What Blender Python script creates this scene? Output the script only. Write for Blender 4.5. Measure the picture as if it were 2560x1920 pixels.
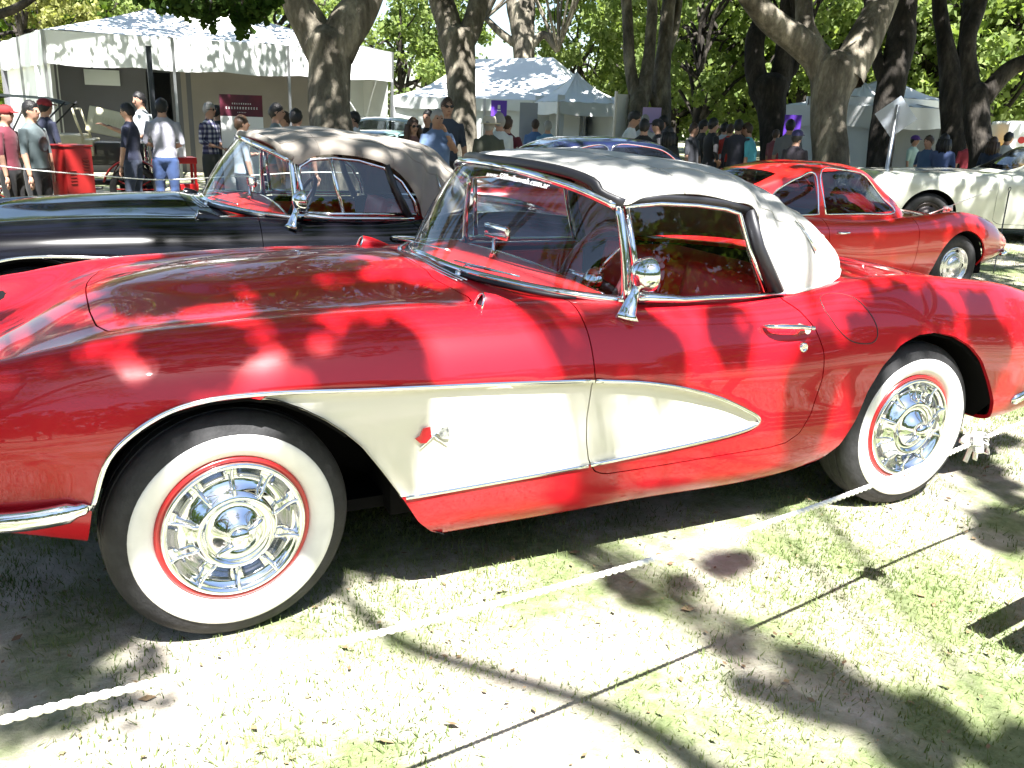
import bpy, bmesh, math, random
import numpy as np
from mathutils import Vector, Matrix, noise
rad = math.radians
for o in list(bpy.data.objects): bpy.data.objects.remove(o)
S = bpy.context.scene
COL = S.collection

# ---------------------------------------------------------------- camera
CAM = np.array([-0.295, -3.156, 1.474]); YAW, PITCH, ROLL, FPX = 0.45032, 0.29446, 0.034985, 2217.5
_cy, _sy, _cp, _sp = math.cos(YAW), math.sin(YAW), math.cos(PITCH), math.sin(PITCH)
FWD = np.array([_sy*_cp, _cy*_cp, -_sp]); _r = np.array([_cy, -_sy, 0.0]); _u = np.cross(_r, FWD)
RGT = math.cos(ROLL)*_r + math.sin(ROLL)*_u; UPV = -math.sin(ROLL)*_r + math.cos(ROLL)*_u
cd = bpy.data.cameras.new('camera'); cam = bpy.data.objects.new('camera', cd); COL.objects.link(cam)
cd.sensor_width = 36.0; cd.lens = 36.0*FPX/2560.0; cd.clip_start = 0.05; cd.clip_end = 900
m = Matrix.Identity(4)
for i in range(3):
    m[i][0] = RGT[i]; m[i][1] = UPV[i]; m[i][2] = -FWD[i]; m[i][3] = CAM[i]
cam.matrix_world = m
S.camera = cam
S.render.resolution_x = 1024; S.render.resolution_y = 768
# photo coordinates below are on a 2212 x 1659 view of the photograph
KV = 2560/2212.0
def ray(v):
    return FWD + ((v[0]*KV-1280)/FPX)*RGT - ((v[1]*KV-960)/FPX)*UPV
def onY(v, y): d = ray(v); return CAM + d*((y-CAM[1])/d[1])
def onZ(v, z): d = ray(v); return CAM + d*((z-CAM[2])/d[2])
def onX(v, x): d = ray(v); return CAM + d*((x-CAM[0])/d[0])
def atD(v, t): return CAM + ray(v)*t          # t = depth in metres along the view axis

# ---------------------------------------------------------------- sun, sky, exposure
SUN = np.array([-0.10, -0.55, 1.0]); SUN = SUN/np.linalg.norm(SUN)
ELEV = math.asin(SUN[2]); AZ = math.atan2(SUN[0], SUN[1])
w = bpy.data.worlds.new('World'); S.world = w; w.use_nodes = True
nt = w.node_tree; nt.nodes.clear()
wo = nt.nodes.new('ShaderNodeOutputWorld'); bg = nt.nodes.new('ShaderNodeBackground'); sk = nt.nodes.new('ShaderNodeTexSky')
sk.sky_type = 'NISHITA'; sk.sun_disc = False; sk.sun_elevation = ELEV; sk.sun_rotation = AZ
sk.air_density = 1.0; sk.dust_density = 0.8; sk.ozone_density = 1.0
bg.inputs[1].default_value = 0.05
nt.links.new(sk.outputs[0], bg.inputs[0]); nt.links.new(bg.outputs[0], wo.inputs[0])
sl = bpy.data.lights.new('sun', 'SUN'); sl.energy = 5.0; sl.angle = rad(0.53); sl.color = (1.0, 0.975, 0.935)
so = bpy.data.objects.new('sun', sl); COL.objects.link(so)
so.rotation_euler = Vector(SUN).to_track_quat('Z', 'Y').to_euler(); so.location = (0, -10, 30)
S.view_settings.view_transform = 'Standard'; S.view_settings.look = 'None'; S.view_settings.gamma = 1
S.view_settings.use_curve_mapping = False; S.view_settings.exposure = 2.4
S.cycles.max_bounces = 8; S.cycles.transparent_max_bounces = 24; S.cycles.glossy_bounces = 4; S.cycles.diffuse_bounces = 3
S.cycles.caustics_reflective = False; S.cycles.caustics_refractive = False

# ---------------------------------------------------------------- materials
MATS = {}
def pmat(name, col, rough=0.6, metal=0.0, coat=0.0, spec=0.5, var=0.0, vscale=8.0, bump=0.0, bscale=60.0, coat_rough=0.03, col2=None, sheen=0.0, trans=0.0):
    if name in MATS: return MATS[name]
    M = bpy.data.materials.new(name); M.use_nodes = True; t = M.node_tree; b = t.nodes['Principled BSDF']
    b.inputs['Roughness'].default_value = rough; b.inputs['Metallic'].default_value = metal
    b.inputs['Coat Weight'].default_value = coat; b.inputs['Coat Roughness'].default_value = coat_rough
    b.inputs['Specular IOR Level'].default_value = spec
    if sheen: b.inputs['Sheen Weight'].default_value = sheen
    b.inputs['Base Color'].default_value = (*col, 1)
    if var or bump or col2:
        tc = t.nodes.new('ShaderNodeTexCoord')
    if var or col2:
        n = t.nodes.new('ShaderNodeTexNoise'); n.inputs['Scale'].default_value = vscale; n.inputs['Detail'].default_value = 5
        r = t.nodes.new('ShaderNodeValToRGB')
        c2 = col2 if col2 else tuple(min(1, c*(1+var)) for c in col)
        c1 = col if col2 else tuple(c*(1-var) for c in col)
        r.color_ramp.elements[0].color = (*c1, 1); r.color_ramp.elements[1].color = (*c2, 1)
        r.color_ramp.elements[0].position = 0.32; r.color_ramp.elements[1].position = 0.68
        t.links.new(tc.outputs['Object'], n.inputs['Vector']); t.links.new(n.outputs['Fac'], r.inputs[0]); t.links.new(r.outputs[0], b.inputs['Base Color'])
    if bump:
        n2 = t.nodes.new('ShaderNodeTexNoise'); n2.inputs['Scale'].default_value = bscale; n2.inputs['Detail'].default_value = 6
        bp = t.nodes.new('ShaderNodeBump'); bp.inputs['Strength'].default_value = bump; bp.inputs['Distance'].default_value = 0.02
        t.links.new(tc.outputs['Object'], n2.inputs['Vector']); t.links.new(n2.outputs['Fac'], bp.inputs['Height']); t.links.new(bp.outputs[0], b.inputs['Normal'])
    MATS[name] = M
    return M
def glass_mat(name, tint=(0.8, 0.88, 0.9), ior=1.5, rough=0.0):
    if name in MATS: return MATS[name]
    M = bpy.data.materials.new(name); M.use_nodes = True; t = M.node_tree; t.nodes.clear()
    o = t.nodes.new('ShaderNodeOutputMaterial'); mx = t.nodes.new('ShaderNodeMixShader'); tr = t.nodes.new('ShaderNodeBsdfTransparent')
    gl = t.nodes.new('ShaderNodeBsdfGlossy'); lw = t.nodes.new('ShaderNodeLayerWeight'); lw.inputs['Blend'].default_value = 0.5
    pw = t.nodes.new('ShaderNodeMath'); pw.operation = 'POWER'; pw.inputs[1].default_value = 4.5
    r0 = ((ior-1)/(ior+1))**2*1.6; mr = t.nodes.new('ShaderNodeMapRange'); mr.inputs['To Min'].default_value = r0; mr.inputs['To Max'].default_value = 0.95
    tr.inputs[0].default_value = (*tint, 1); gl.inputs['Roughness'].default_value = rough
    t.links.new(lw.outputs['Facing'], pw.inputs[0]); t.links.new(pw.outputs[0], mr.inputs['Value'])
    t.links.new(mr.outputs[0], mx.inputs[0]); t.links.new(tr.outputs[0], mx.inputs[1]); t.links.new(gl.outputs[0], mx.inputs[2]); t.links.new(mx.outputs[0], o.inputs[0])
    MATS[name] = M
    return M
def leaf_mat(name, c1, c2, trans=0.45):
    if name in MATS: return MATS[name]
    M = bpy.data.materials.new(name); M.use_nodes = True; t = M.node_tree; t.nodes.clear()
    o = t.nodes.new('ShaderNodeOutputMaterial'); mx = t.nodes.new('ShaderNodeMixShader'); d = t.nodes.new('ShaderNodeBsdfDiffuse'); tl = t.nodes.new('ShaderNodeBsdfTranslucent')
    tc = t.nodes.new('ShaderNodeTexCoord'); n = t.nodes.new('ShaderNodeTexNoise'); n.inputs['Scale'].default_value = 2.2; n.inputs['Detail'].default_value = 8
    r = t.nodes.new('ShaderNodeValToRGB'); r.color_ramp.elements[0].color = (*c1, 1); r.color_ramp.elements[1].color = (*c2, 1)
    r.color_ramp.elements[0].position = 0.35; r.color_ramp.elements[1].position = 0.65
    mx.inputs[0].default_value = trans
    hs = t.nodes.new('ShaderNodeMixRGB'); hs.blend_type = 'MULTIPLY'; hs.inputs[0].default_value = 1; hs.inputs[2].default_value = (1.15, 1.2, 0.55, 1)
    t.links.new(tc.outputs['Object'], n.inputs['Vector']); t.links.new(n.outputs['Fac'], r.inputs[0]); t.links.new(r.outputs[0], d.inputs[0])
    t.links.new(r.outputs[0], hs.inputs[1]); t.links.new(hs.outputs[0], tl.inputs[0])
    t.links.new(d.outputs[0], mx.inputs[1]); t.links.new(tl.outputs[0], mx.inputs[2]); t.links.new(mx.outputs[0], o.inputs[0])
    MATS[name] = M
    return M

# ---------------------------------------------------------------- scene helpers
def tag(o, label=None, cat=None, group=None, kind=None):
    if label: o['label'] = label
    if cat: o['category'] = cat
    if group: o['group'] = group
    if kind: o['kind'] = kind
    return o
def empty(name, loc=(0, 0, 0), rz=0.0):
    o = bpy.data.objects.new(name, None); COL.objects.link(o); o.location = loc; o.rotation_euler = (0, 0, rz); o.empty_display_size = 0.1
    return o
def link(name, me, mat=None, parent=None):
    o = bpy.data.objects.new(name, me); COL.objects.link(o)
    if parent is not None: o.parent = parent
    if mat is not None:
        for x in (mat if isinstance(mat, (list, tuple)) else [mat]): me.materials.append(x)
    return o
def from_bm(name, bm, mat=None, parent=None, smooth=True, angle=None):
    me = bpy.data.meshes.new(name)
    if angle is not None:
        bm.normal_update()
        for e in bm.edges:
            if len(e.link_faces) == 2 and e.calc_face_angle(0) > rad(angle): e.smooth = False
    bm.to_mesh(me); bm.free()
    if smooth: me.polygons.foreach_set('use_smooth', [True]*len(me.polygons))
    return link(name, me, mat, parent)
def pyd(name, V, F, mat=None, parent=None, smooth=True):
    me = bpy.data.meshes.new(name); me.from_pydata([tuple(map(float, v)) for v in V], [], F); me.update()
    if smooth: me.polygons.foreach_set('use_smooth', [True]*len(me.polygons))
    return link(name, me, mat, parent)
def box(bm, c, s, R=None, taper=None, bev=0.0):
    """box centred at c, full size s, optional 3x3 rotation"""
    vs = []
    for dz in (-.5, .5):
        for dy in (-.5, .5):
            for dx in (-.5, .5):
                k = taper if (taper and dz > 0) else 1
                v = Vector((dx*s[0]*k, dy*s[1]*k, dz*s[2]))
                if R: v = R @ v
                vs.append(bm.verts.new(v+Vector(c)))
    fs = []
    for f in ((0, 2, 3, 1), (4, 5, 7, 6), (0, 1, 5, 4), (2, 6, 7, 3), (0, 4, 6, 2), (1, 3, 7, 5)):
        fs.append(bm.faces.new([vs[i] for i in f]))
    if bev > 0:
        es = list({e for f in fs for e in f.edges})
        bmesh.ops.bevel(bm, geom=es, offset=bev, segments=2, affect='EDGES', profile=0.7)
    return vs
def frames(pts):
    pts = [Vector(p) for p in pts]; n = len(pts); T = []
    for i in range(n):
        a = pts[max(0, i-1)]; b = pts[min(n-1, i+1)]
        T.append((b-a).normalized() if (b-a).length > 1e-9 else Vector((0, 0, 1)))
    ref = Vector((0, 0, 1)) if abs(T[0].z) < 0.9 else Vector((1, 0, 0))
    N = T[0].cross(ref).normalized(); out = []
    for i in range(n):
        N = (N - T[i]*N.dot(T[i]))
        N = N.normalized() if N.length > 1e-9 else T[i].orthogonal().normalized()
        out.append((pts[i], T[i], N, T[i].cross(N)))
    return out
def tube(bm, pts, r, seg=8, cap=True, flat=None, closed=False):
    """tube through pts, r scalar or list; flat=(a,b) scales the section axes"""
    fr = frames(pts); n = len(fr); rings = []
    for i, (p, t, a, b) in enumerate(fr):
        ri = r[i] if isinstance(r, (list, tuple, np.ndarray)) else r
        fa, fb = flat if flat else (1, 1)
        rings.append([bm.verts.new(p + a*(math.cos(2*math.pi*k/seg)*ri*fa) + b*(math.sin(2*math.pi*k/seg)*ri*fb)) for k in range(seg)])
    rng = range(n if closed else n-1)
    for i in rng:
        A = rings[i]; B = rings[(i+1) % n]
        for k in range(seg):
            bm.faces.new((A[k], A[(k+1) % seg], B[(k+1) % seg], B[k]))
    if cap and not closed:
        bm.faces.new(rings[0][::-1]); bm.faces.new(rings[-1])
    return rings
def lathe(bm, prof, seg=48, axis='Y', c=(0, 0, 0), close=False):
    """prof = [(radius, along axis)]"""
    rings = []
    for r, h in prof:
        rg = []
        for k in range(seg):
            a = 2*math.pi*k/seg; x = r*math.cos(a); z = r*math.sin(a)
            v = (x, h, z) if axis == 'Y' else ((x, z, h) if axis == 'Z' else (h, x, z))
            rg.append(bm.verts.new((v[0]+c[0], v[1]+c[1], v[2]+c[2])))
        rings.append(rg)
    for i in range(len(rings)-1):
        for k in range(seg):
            bm.faces.new((rings[i][k], rings[i][(k+1) % seg], rings[i+1][(k+1) % seg], rings[i+1][k]))
    return rings
def cr(ctrl, n, closed=False):
    """Catmull-Rom through control points -> n samples (numpy)"""
    P = np.array(ctrl, float); k = len(P)
    d = np.r_[0, np.cumsum(np.maximum(1e-6, np.linalg.norm(np.diff(P, axis=0), axis=1))**0.5)]
    return herm(d, P, np.linspace(0, d[-1], n))
def herm(xk, Yk, x):
    """monotone-safe cubic Hermite of rows Yk at knots xk"""
    xk = np.array(xk, float); Y = np.array(Yk, float)
    if Y.ndim == 1: Y = Y[:, None]; sq = True
    else: sq = False
    h = np.diff(xk)[:, None]; dl = np.diff(Y, axis=0)/h; m = np.zeros_like(Y)
    m[0] = dl[0]; m[-1] = dl[-1]
    if len(xk) > 2:
        m[1:-1] = (dl[:-1]*h[1:]+dl[1:]*h[:-1])/(h[1:]+h[:-1])
    x = np.asarray(x, float); i = np.clip(np.searchsorted(xk, x, side='right')-1, 0, len(xk)-2)
    hh = h[i]; s = ((x-xk[i])[:, None])/hh; s2 = s*s; s3 = s2*s
    out = (2*s3-3*s2+1)*Y[i]+(s3-2*s2+s)*hh*m[i]+(-2*s3+3*s2)*Y[i+1]+(s3-s2)*hh*m[i+1]
    return out[:, 0] if sq else out
def sdpoly(poly, X, Z):
    """signed distance to closed polygon, positive OUTSIDE"""
    P = np.array(poly, float); Q = np.roll(P, -1, axis=0)
    d2 = np.full(X.shape, 1e9); ins = np.zeros(X.shape, bool)
    for (ax, az), (bx, bz) in zip(P, Q):
        ex, ez = bx-ax, bz-az; L = ex*ex+ez*ez+1e-12
        t = np.clip(((X-ax)*ex+(Z-az)*ez)/L, 0, 1)
        d2 = np.minimum(d2, (X-ax-t*ex)**2+(Z-az-t*ez)**2)
        if abs(ez) > 1e-12:
            c = ((az > Z) != (bz > Z)) & (X < ex*(Z-az)/ez+ax)
            ins ^= c
    d = np.sqrt(d2)
    return np.where(ins, -d, d)
def sstep(a, b, x):
    t = np.clip((x-a)/(b-a), 0, 1); return t*t*(3-2*t)
def clip_grid(P, phis):
    """polygons of the grid P (nu,nv,3) kept where every phi > 0"""
    nu, nv = P.shape[:2]; ph = np.stack(phis, -1) if phis else np.ones((nu, nv, 1)); nph = ph.shape[-1]
    pos = (ph > 0)
    allc = pos[:-1, :-1] & pos[1:, :-1] & pos[1:, 1:] & pos[:-1, 1:]
    anyc = pos[:-1, :-1] | pos[1:, :-1] | pos[1:, 1:] | pos[:-1, 1:]
    full = allc.all(-1); some = anyc.all(-1) & ~full
    V = []; F = []; key = {}
    def vid(p):
        k = (round(p[0], 5), round(p[1], 5), round(p[2], 5))
        i = key.get(k)
        if i is None: i = len(V); key[k] = i; V.append(k)
        return i
    for i, j in zip(*np.nonzero(full)):
        f = [vid(P[i, j]), vid(P[i+1, j]), vid(P[i+1, j+1]), vid(P[i, j+1])]
        f = [a for q, a in enumerate(f) if a != f[q-1]]
        if len(f) > 2: F.append(f)
    for i, j in zip(*np.nonzero(some)):
        poly = [(P[a, b], ph[a, b]) for a, b in ((i, j), (i+1, j), (i+1, j+1), (i, j+1))]
        for k in range(nph):
            out = []; n = len(poly)
            for q in range(n):
                (p0, f0), (p1, f1) = poly[q], poly[(q+1) % n]
                if f0[k] > 0: out.append((p0, f0))
                if (f0[k] > 0) != (f1[k] > 0):
                    t = f0[k]/(f0[k]-f1[k]); out.append((p0+(p1-p0)*t, f0+(f1-f0)*t))
            poly = out
            if len(poly) < 3: break
        if len(poly) < 3: continue
        f = [vid(p) for p, _ in poly]; f = [a for q, a in enumerate(f) if a != f[q-1]]
        if len(f) > 2 and len(set(f)) == len(f): F.append(f)
    return V, F
def panel(name, parts, mat, parent, flange=0.012, flip=None):
    """parts = list of (V,F); joined, flanged inwards, smooth"""
    bm = bmesh.new()
    for V, F in parts:
        vs = [bm.verts.new(v) for v in V]
        for f in F:
            try: bm.faces.new([vs[i] for i in f])
            except ValueError: pass
    bmesh.ops.remove_doubles(bm, verts=bm.verts, dist=2e-4)
    bmesh.ops.recalc_face_normals(bm, faces=bm.faces)
    if flip is not None:
        # make the face nearest to 'flip' point along +dir look outwards
        c, d = flip; f = min(bm.faces, key=lambda g: (g.calc_center_median()-Vector(c)).length)
        if f.normal.dot(Vector(d)) < 0: bmesh.ops.reverse_faces(bm, faces=bm.faces)
    bm.normal_update()
    if flange:
        be = [e for e in bm.edges if len(e.link_faces) == 1]
        nm = {v: v.normal.copy() for e in be for v in e.verts}
        r = bmesh.ops.extrude_edge_only(bm, edges=be)
        for e in be: e.smooth = False
        src = {tuple(v.co): n for v, n in nm.items()}
        for g in r['geom']:
            if isinstance(g, bmesh.types.BMVert):
                n = src.get(tuple(g.co))
                if n is not None: g.co -= n*flange
    return from_bm(name, bm, mat, parent)
def mir(V): return [(v[0], -v[1], v[2]) for v in V]
# ================================================================ ground
def terrain(x, y):
    return -0.16*float(sstep(5.0, 11, np.float64(y)))*(1-.6*float(sstep(7, 12, np.float64(x))))
def ground_mat():
    M = bpy.data.materials.new('park_ground'); M.use_nodes = True; t = M.node_tree; b = t.nodes['Principled BSDF']; L = t.links.new
    b.inputs['Roughness'].default_value = .95; b.inputs['Specular IOR Level'].default_value = .15
    tc = t.nodes.new('ShaderNodeTexCoord')
    def noise_(sc, det=6, r=.55):
        n = t.nodes.new('ShaderNodeTexNoise'); n.inputs['Scale'].default_value = sc; n.inputs['Detail'].default_value = det; n.inputs['Roughness'].default_value = r; L(tc.outputs['Object'], n.inputs['Vector']); return n
    def ramp(src, a, b_, c0, c1):
        r = t.nodes.new('ShaderNodeValToRGB'); r.color_ramp.elements[0].position = a; r.color_ramp.elements[1].position = b_; r.color_ramp.elements[0].color = (*c0, 1); r.color_ramp.elements[1].color = (*c1, 1); L(src, r.inputs[0]); return r
    soil = ramp(noise_(9, 8, .7).outputs['Fac'], .3, .7, (.33, .285, .225), (.58, .54, .47))
    green = ramp(noise_(22, 8, .7).outputs['Fac'], .3, .7, (.10, .135, .05), (.27, .31, .16))
    mk = ramp(noise_(1.3, 7, .65).outputs['Fac'], .42, .58, (0, 0, 0), (1, 1, 1))
    mx = t.nodes.new('ShaderNodeMixRGB'); L(mk.outputs[0], mx.inputs[0]); L(soil.outputs[0], mx.inputs[1]); L(green.outputs[0], mx.inputs[2]); L(mx.outputs[0], b.inputs['Base Color'])
    bp = t.nodes.new('ShaderNodeBump'); bp.inputs['Strength'].default_value = .7; bp.inputs['Distance'].default_value = .03; L(noise_(45, 8, .7).outputs['Fac'], bp.inputs['Height']); L(bp.outputs[0], b.inputs['Normal'])
    return M
gx = np.concatenate([[-400, -200, -100, -60, -40], np.linspace(-30, 50, 81), [70, 100, 200, 400]])
gy = np.concatenate([[-400, -200, -100, -50, -30, -20], np.linspace(-14, 40, 82), [60, 100, 200, 400]])
rg = random.Random(3); V = []; F = []
for x in gx:
    for y in gy:
        n = .05*noise.noise(Vector((x*.35, y*.35, 0))) if y > 5 or x > 8 else 0
        V.append((x, y, terrain(x, y)+n*float(sstep(5, 9, np.float64(max(y, x-3))))))
ny = len(gy)
for i in range(len(gx)-1):
    for j in range(ny-1): a = i*ny+j; F.append((a, a+ny, a+ny+1, a+1))
g_ = pyd('ground', V, F, ground_mat(), None); g_['kind'] = 'structure'
def quads_mesh(name, P4, mat, parent=None):
    """P4 (n,4,3) -> one mesh of quads"""
    n = len(P4); me = bpy.data.meshes.new(name); me.vertices.add(4*n); me.vertices.foreach_set('co', P4.reshape(-1).astype(np.float32))
    me.loops.add(4*n); me.loops.foreach_set('vertex_index', np.arange(4*n, dtype=np.int32)); me.polygons.add(n)
    me.polygons.foreach_set('loop_start', np.arange(0, 4*n, 4, dtype=np.int32)); me.polygons.foreach_set('loop_total', np.full(n, 4, dtype=np.int32))
    me.update(); me.validate()
    return link(name, me, mat, parent) if mat is not None else me
def grass_patch(n, seed, xr, yr, hmin, hmax, name, mat, thr):
    R = np.random.RandomState(seed); out = []
    x = R.uniform(*xr, n); y = R.uniform(*yr, n)
    keep = np.array([noise.noise(Vector((a*1.1, b*1.1, 5)))+.6*noise.noise(Vector((a*4, b*4, 9))) for a, b in zip(x, y)])+R.uniform(-.35, .35, n) > thr
    x, y = x[keep], y[keep]; n = len(x); h = R.uniform(hmin, hmax, n); a = R.uniform(0, 2*math.pi, n); w = R.uniform(.0013, .0032, n); l = R.uniform(-1.3, 1.5, n)*h
    z = np.array([terrain(p, q) for p, q in zip(x, y)])
    dx, dy = np.cos(a), np.sin(a); b = np.stack([x, y, z-.004], -1); s = np.stack([-dy*w, dx*w, 0*w], -1)
    tip = b+np.stack([dx*l, dy*l, h], -1); mid = b+np.stack([dx*l*.35, dy*l*.35, h*.6], -1)
    P4 = np.stack([b-s, b+s, mid*.45+tip*.55+s*.25, mid*.45+tip*.55-s*.25], 1)
    o = quads_mesh(name, P4, mat); tag(o, kind='stuff'); return o
gmat = leaf_mat('grass_blade', (.085, .125, .04), (.27, .31, .15), .35)
tag(grass_patch(190000, 1, (-2.2, 4.6), (-2.7, .9), .008, .034, 'grass', gmat, -.02), 'short patchy grass on the sunlit ground in front of the convertible', 'grass')
tag(grass_patch(90000, 2, (2.6, 13), (-1.5, 8.5), .015, .06, 'grass', gmat, -.1), 'longer patchy grass behind the cars on the right', 'grass')
# fallen leaves and bits of twig
R = np.random.RandomState(8); n = 1500; x = R.uniform(-2, 5, n); y = R.uniform(-2.7, .4, n); s = R.uniform(.004, .014, n)*np.where(R.rand(n) < .05, 1.8, 1); a = R.uniform(0, 6.28, n)
c = np.stack([x, y, R.uniform(.006, .018, n)], -1); u = np.stack([np.cos(a), np.sin(a), R.uniform(-.3, .3, n)], -1)*s[:, None]; v = np.stack([-np.sin(a), np.cos(a), R.uniform(-.5, .5, n)], -1)*s[:, None]*.55
o = quads_mesh('leaf_litter', np.stack([c-u, c+v, c+u, c-v], 1), pmat('dry_leaf', (.10, .06, .03), .8, col2=(.30, .22, .12), vscale=3)); tag(o, 'dry fallen leaves and bits scattered over the grass', 'leaf litter', kind='stuff')
# ================================================================ roadster (a car builder used twice)
ROWX = [-.80, -.77, -.70, -.5, -.3, 0, .4, .8, 1.3, 2.0, 2.3, 2.6, 2.85, 3.22, 3.44, 3.55, 3.58]
_r0 = [.50, .57, .655, .785, .885, .925, .95, .955, .95, .94, .93, .915, .89, .83, .76, .68, .60]          # centre line z
_r1 = [(.42, .50), (.46, .57), (.48, .66), (.50, .765), (.52, .85), (.53, .886), (.54, .902), (.55, .898), (.56, .900), (.58, .898), (.58, .902), (.58, .905), (.57, .885), (.55, .825), (.52, .75), (.49, .67), (.46, .58)]
_r2 = [(.58, .67), (.62, .745), (.65, .795), (.675, .843), (.682, .874), (.685, .893), (.695, .902), (.70, .896), (.71, .893), (.73, .888), (.735, .908), (.735, .922), (.735, .897), (.735, .842), (.71, .765), (.67, .68), (.60, .58)]
_r3 = [(.62, .63), (.675, .68), (.715, .715), (.77, .765), (.79, .80), (.80, .822), (.805, .832), (.805, .828), (.805, .825), (.815, .815), (.825, .83), (.83, .832), (.828, .805), (.815, .745), (.77, .67), (.71, .60), (.63, .54)]
_r4 = [(.63, .58), (.69, .61), (.735, .63), (.805, .66), (.835, .69), (.853, .71), (.865, .71), (.868, .70), (.868, .69), (.872, .67), (.88, .69), (.89, .69), (.887, .66), (.865, .61), (.81, .56), (.73, .52), (.63, .49)]
_r5 = [(.62, .53), (.69, .54), (.735, .55), (.805, .55), (.84, .55), (.858, .54), (.866, .54), (.868, .54), (.868, .54), (.872, .53), (.882, .54), (.89, .54), (.887, .52), (.865, .49), (.81, .47), (.73, .45), (.62, .45)]
_r6 = [(.60, .50), (.68, .49), (.73, .48), (.80, .455), (.83, .43), (.85, .41), (.856, .39), (.858, .38), (.858, .38), (.862, .38), (.872, .40), (.88, .41), (.877, .40), (.855, .39), (.80, .39), (.72, .39), (.60, .40)]
_r7 = [(.58, .47), (.66, .46), (.71, .445), (.775, .41), (.805, .37), (.825, .30), (.83, .265), (.83, .258), (.83, .258), (.835, .265), (.845, .31), (.855, .33), (.85, .33), (.83, .335), (.77, .345), (.69, .355), (.57, .37)]
_r8 = [(.56, .455), (.63, .445), (.68, .425), (.74, .385), (.77, .335), (.79, .25), (.795, .218), (.795, .212), (.795, .212), (.80, .22), (.81, .27), (.82, .30), (.815, .305), (.77, .315), (.70, .33), (.62, .345), (.50, .36)]
FARCH = [(-.39, .20), (-.372, .36), (-.352, .47), (-.30, .605), (-.235, .668), (-.15, .712), (-.05, .732), (.05, .735), (.125, .715), (.19, .685), (.25, .648), (.305, .604), (.353, .556), (.41, .475), (.477, .372), (.528, .286), (.575, .238), (.62, .214), (.66, .19), (.4, .12), (-.2, .12)]
RARCH = [(2.02, .19), (2.09, .225), (2.15, .262), (2.205, .318), (2.245, .42), (2.275, .53), (2.33, .63), (2.41, .703), (2.5, .732), (2.6, .735), (2.70, .712), (2.79, .668), (2.87, .603), (2.945, .51), (3.01, .41), (3.055, .305), (3.06, .2), (2.6, .1)]
COVE = [(.0, .68), (.09, .733), (.18, .733), (.35, .727), (.513, .719), (.8, .704), (1.104, .684), (1.28, .661), (1.45, .624), (1.60, .574), (1.72, .518), (1.775, .486), (1.785, .468), (1.76, .452), (1.69, .437), (1.459, .417), (1.107, .398), (.471, .382), (.3, .378), (.0, .4)]
DOOR = [(1.098, 1.2), (1.10, .84), (1.10, .68), (1.088, .56), (1.09, .48), (1.104, .41), (1.125, .372), (1.165, .354), (1.3, .352), (1.85, .356), (1.93, .366), (1.985, .40), (2.02, .47), (2.045, .60), (2.046, .70), (2.02, .78), (1.975, .84), (1.93, .875), (1.90, 1.2)]
def section_rows(xs):
    K = np.zeros((len(ROWX), 20))
    rows = [[(0, z) for z in _r0], _r1, _r2, _r3, _r4, _r5, _r6, _r7, _r8]
    for j, r in enumerate(rows):
        for i, (y, z) in enumerate(r): K[i, 2*j] = y; K[i, 2*j+1] = z
    for i in range(len(ROWX)):
        K[i, 18] = K[i, 16]-.09; K[i, 19] = K[i, 17]-.006
    return herm(ROWX, K, np.asarray(xs)).reshape(len(xs), 10, 2)
def section(x, nv=84):
    R = section_rows([x])[0]
    # centre -> hood edge mirrored for a flat crown at y=0
    R2 = np.vstack([[-R[1, 0], R[1, 1]], R])
    d = np.r_[0, np.cumsum(np.maximum(1e-4, np.linalg.norm(np.diff(R2, axis=0), axis=1))**0.6)]
    t = np.linspace(d[1], d[-1], nv)
    return herm(d, R2, t)
_SECX = np.linspace(-.80, 3.58, 176)
_SEC = np.stack([section(x) for x in _SECX])
def body_grid():
    X = np.repeat(_SECX[:, None], _SEC.shape[1], 1); Yv = _SEC[..., 0].copy(); Zv = _SEC[..., 1].copy()
    Yv[:, 0] = 0
    # hood centre bulge between two creases
    top = (Zv > .5) & (np.abs(Yv) < .6)
    wdt = .10+.20*sstep(-.28, .12, X)
    b = .020*sstep(-.27, .0, X)*(1-sstep(.72, .84, X))*(1-sstep(wdt-.03, wdt+.015, np.abs(Yv)))
    Zv = np.where(top, Zv+b, Zv)
    # recessed side cove
    d = -sdpoly(COVE, X, Zv); side = Yv > .6
    dep = .022*sstep(-.004, .012, d)*(.45+.55*sstep(.40, .68, Zv))
    Yv = np.where(side & (Zv < .76), Yv-dep, Yv)
    return np.stack([X, -Yv, Zv], -1)
BG = body_grid()
def side_y(x, z):
    """outer |y| of the body side at (x, z)"""
    s = section(x, 120); k = int(np.argmax(s[:, 0] > .62)) if (s[:, 0] > .62).any() else 0
    zz = s[k:, 1][::-1]; yy = s[k:, 0][::-1]
    o = np.argsort(zz)
    return float(np.interp(z, zz[o], yy[o]))
def top_z(x, y):
    s = section(x, 120); k = int(np.argmax(s[:, 1] < .70)) or 120
    return float(np.interp(abs(y), s[:k, 0], s[:k, 1]))
WSB = [(.86, 0, .955), (.885, .25, .95), (.965, .45, .94), (1.10, .62, .925), (1.30, .705, .903)]
WST = [(1.10, 0, 1.30), (1.112, .25, 1.293), (1.15, .42, 1.275), (1.21, .54, 1.248), (1.29, .632, 1.205)]
def sym(h, n):
    pts = [(a, -b, c) for a, b, c in h[:0:-1]]+list(h)
    return cr(pts, n)
WM = {}
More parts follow.
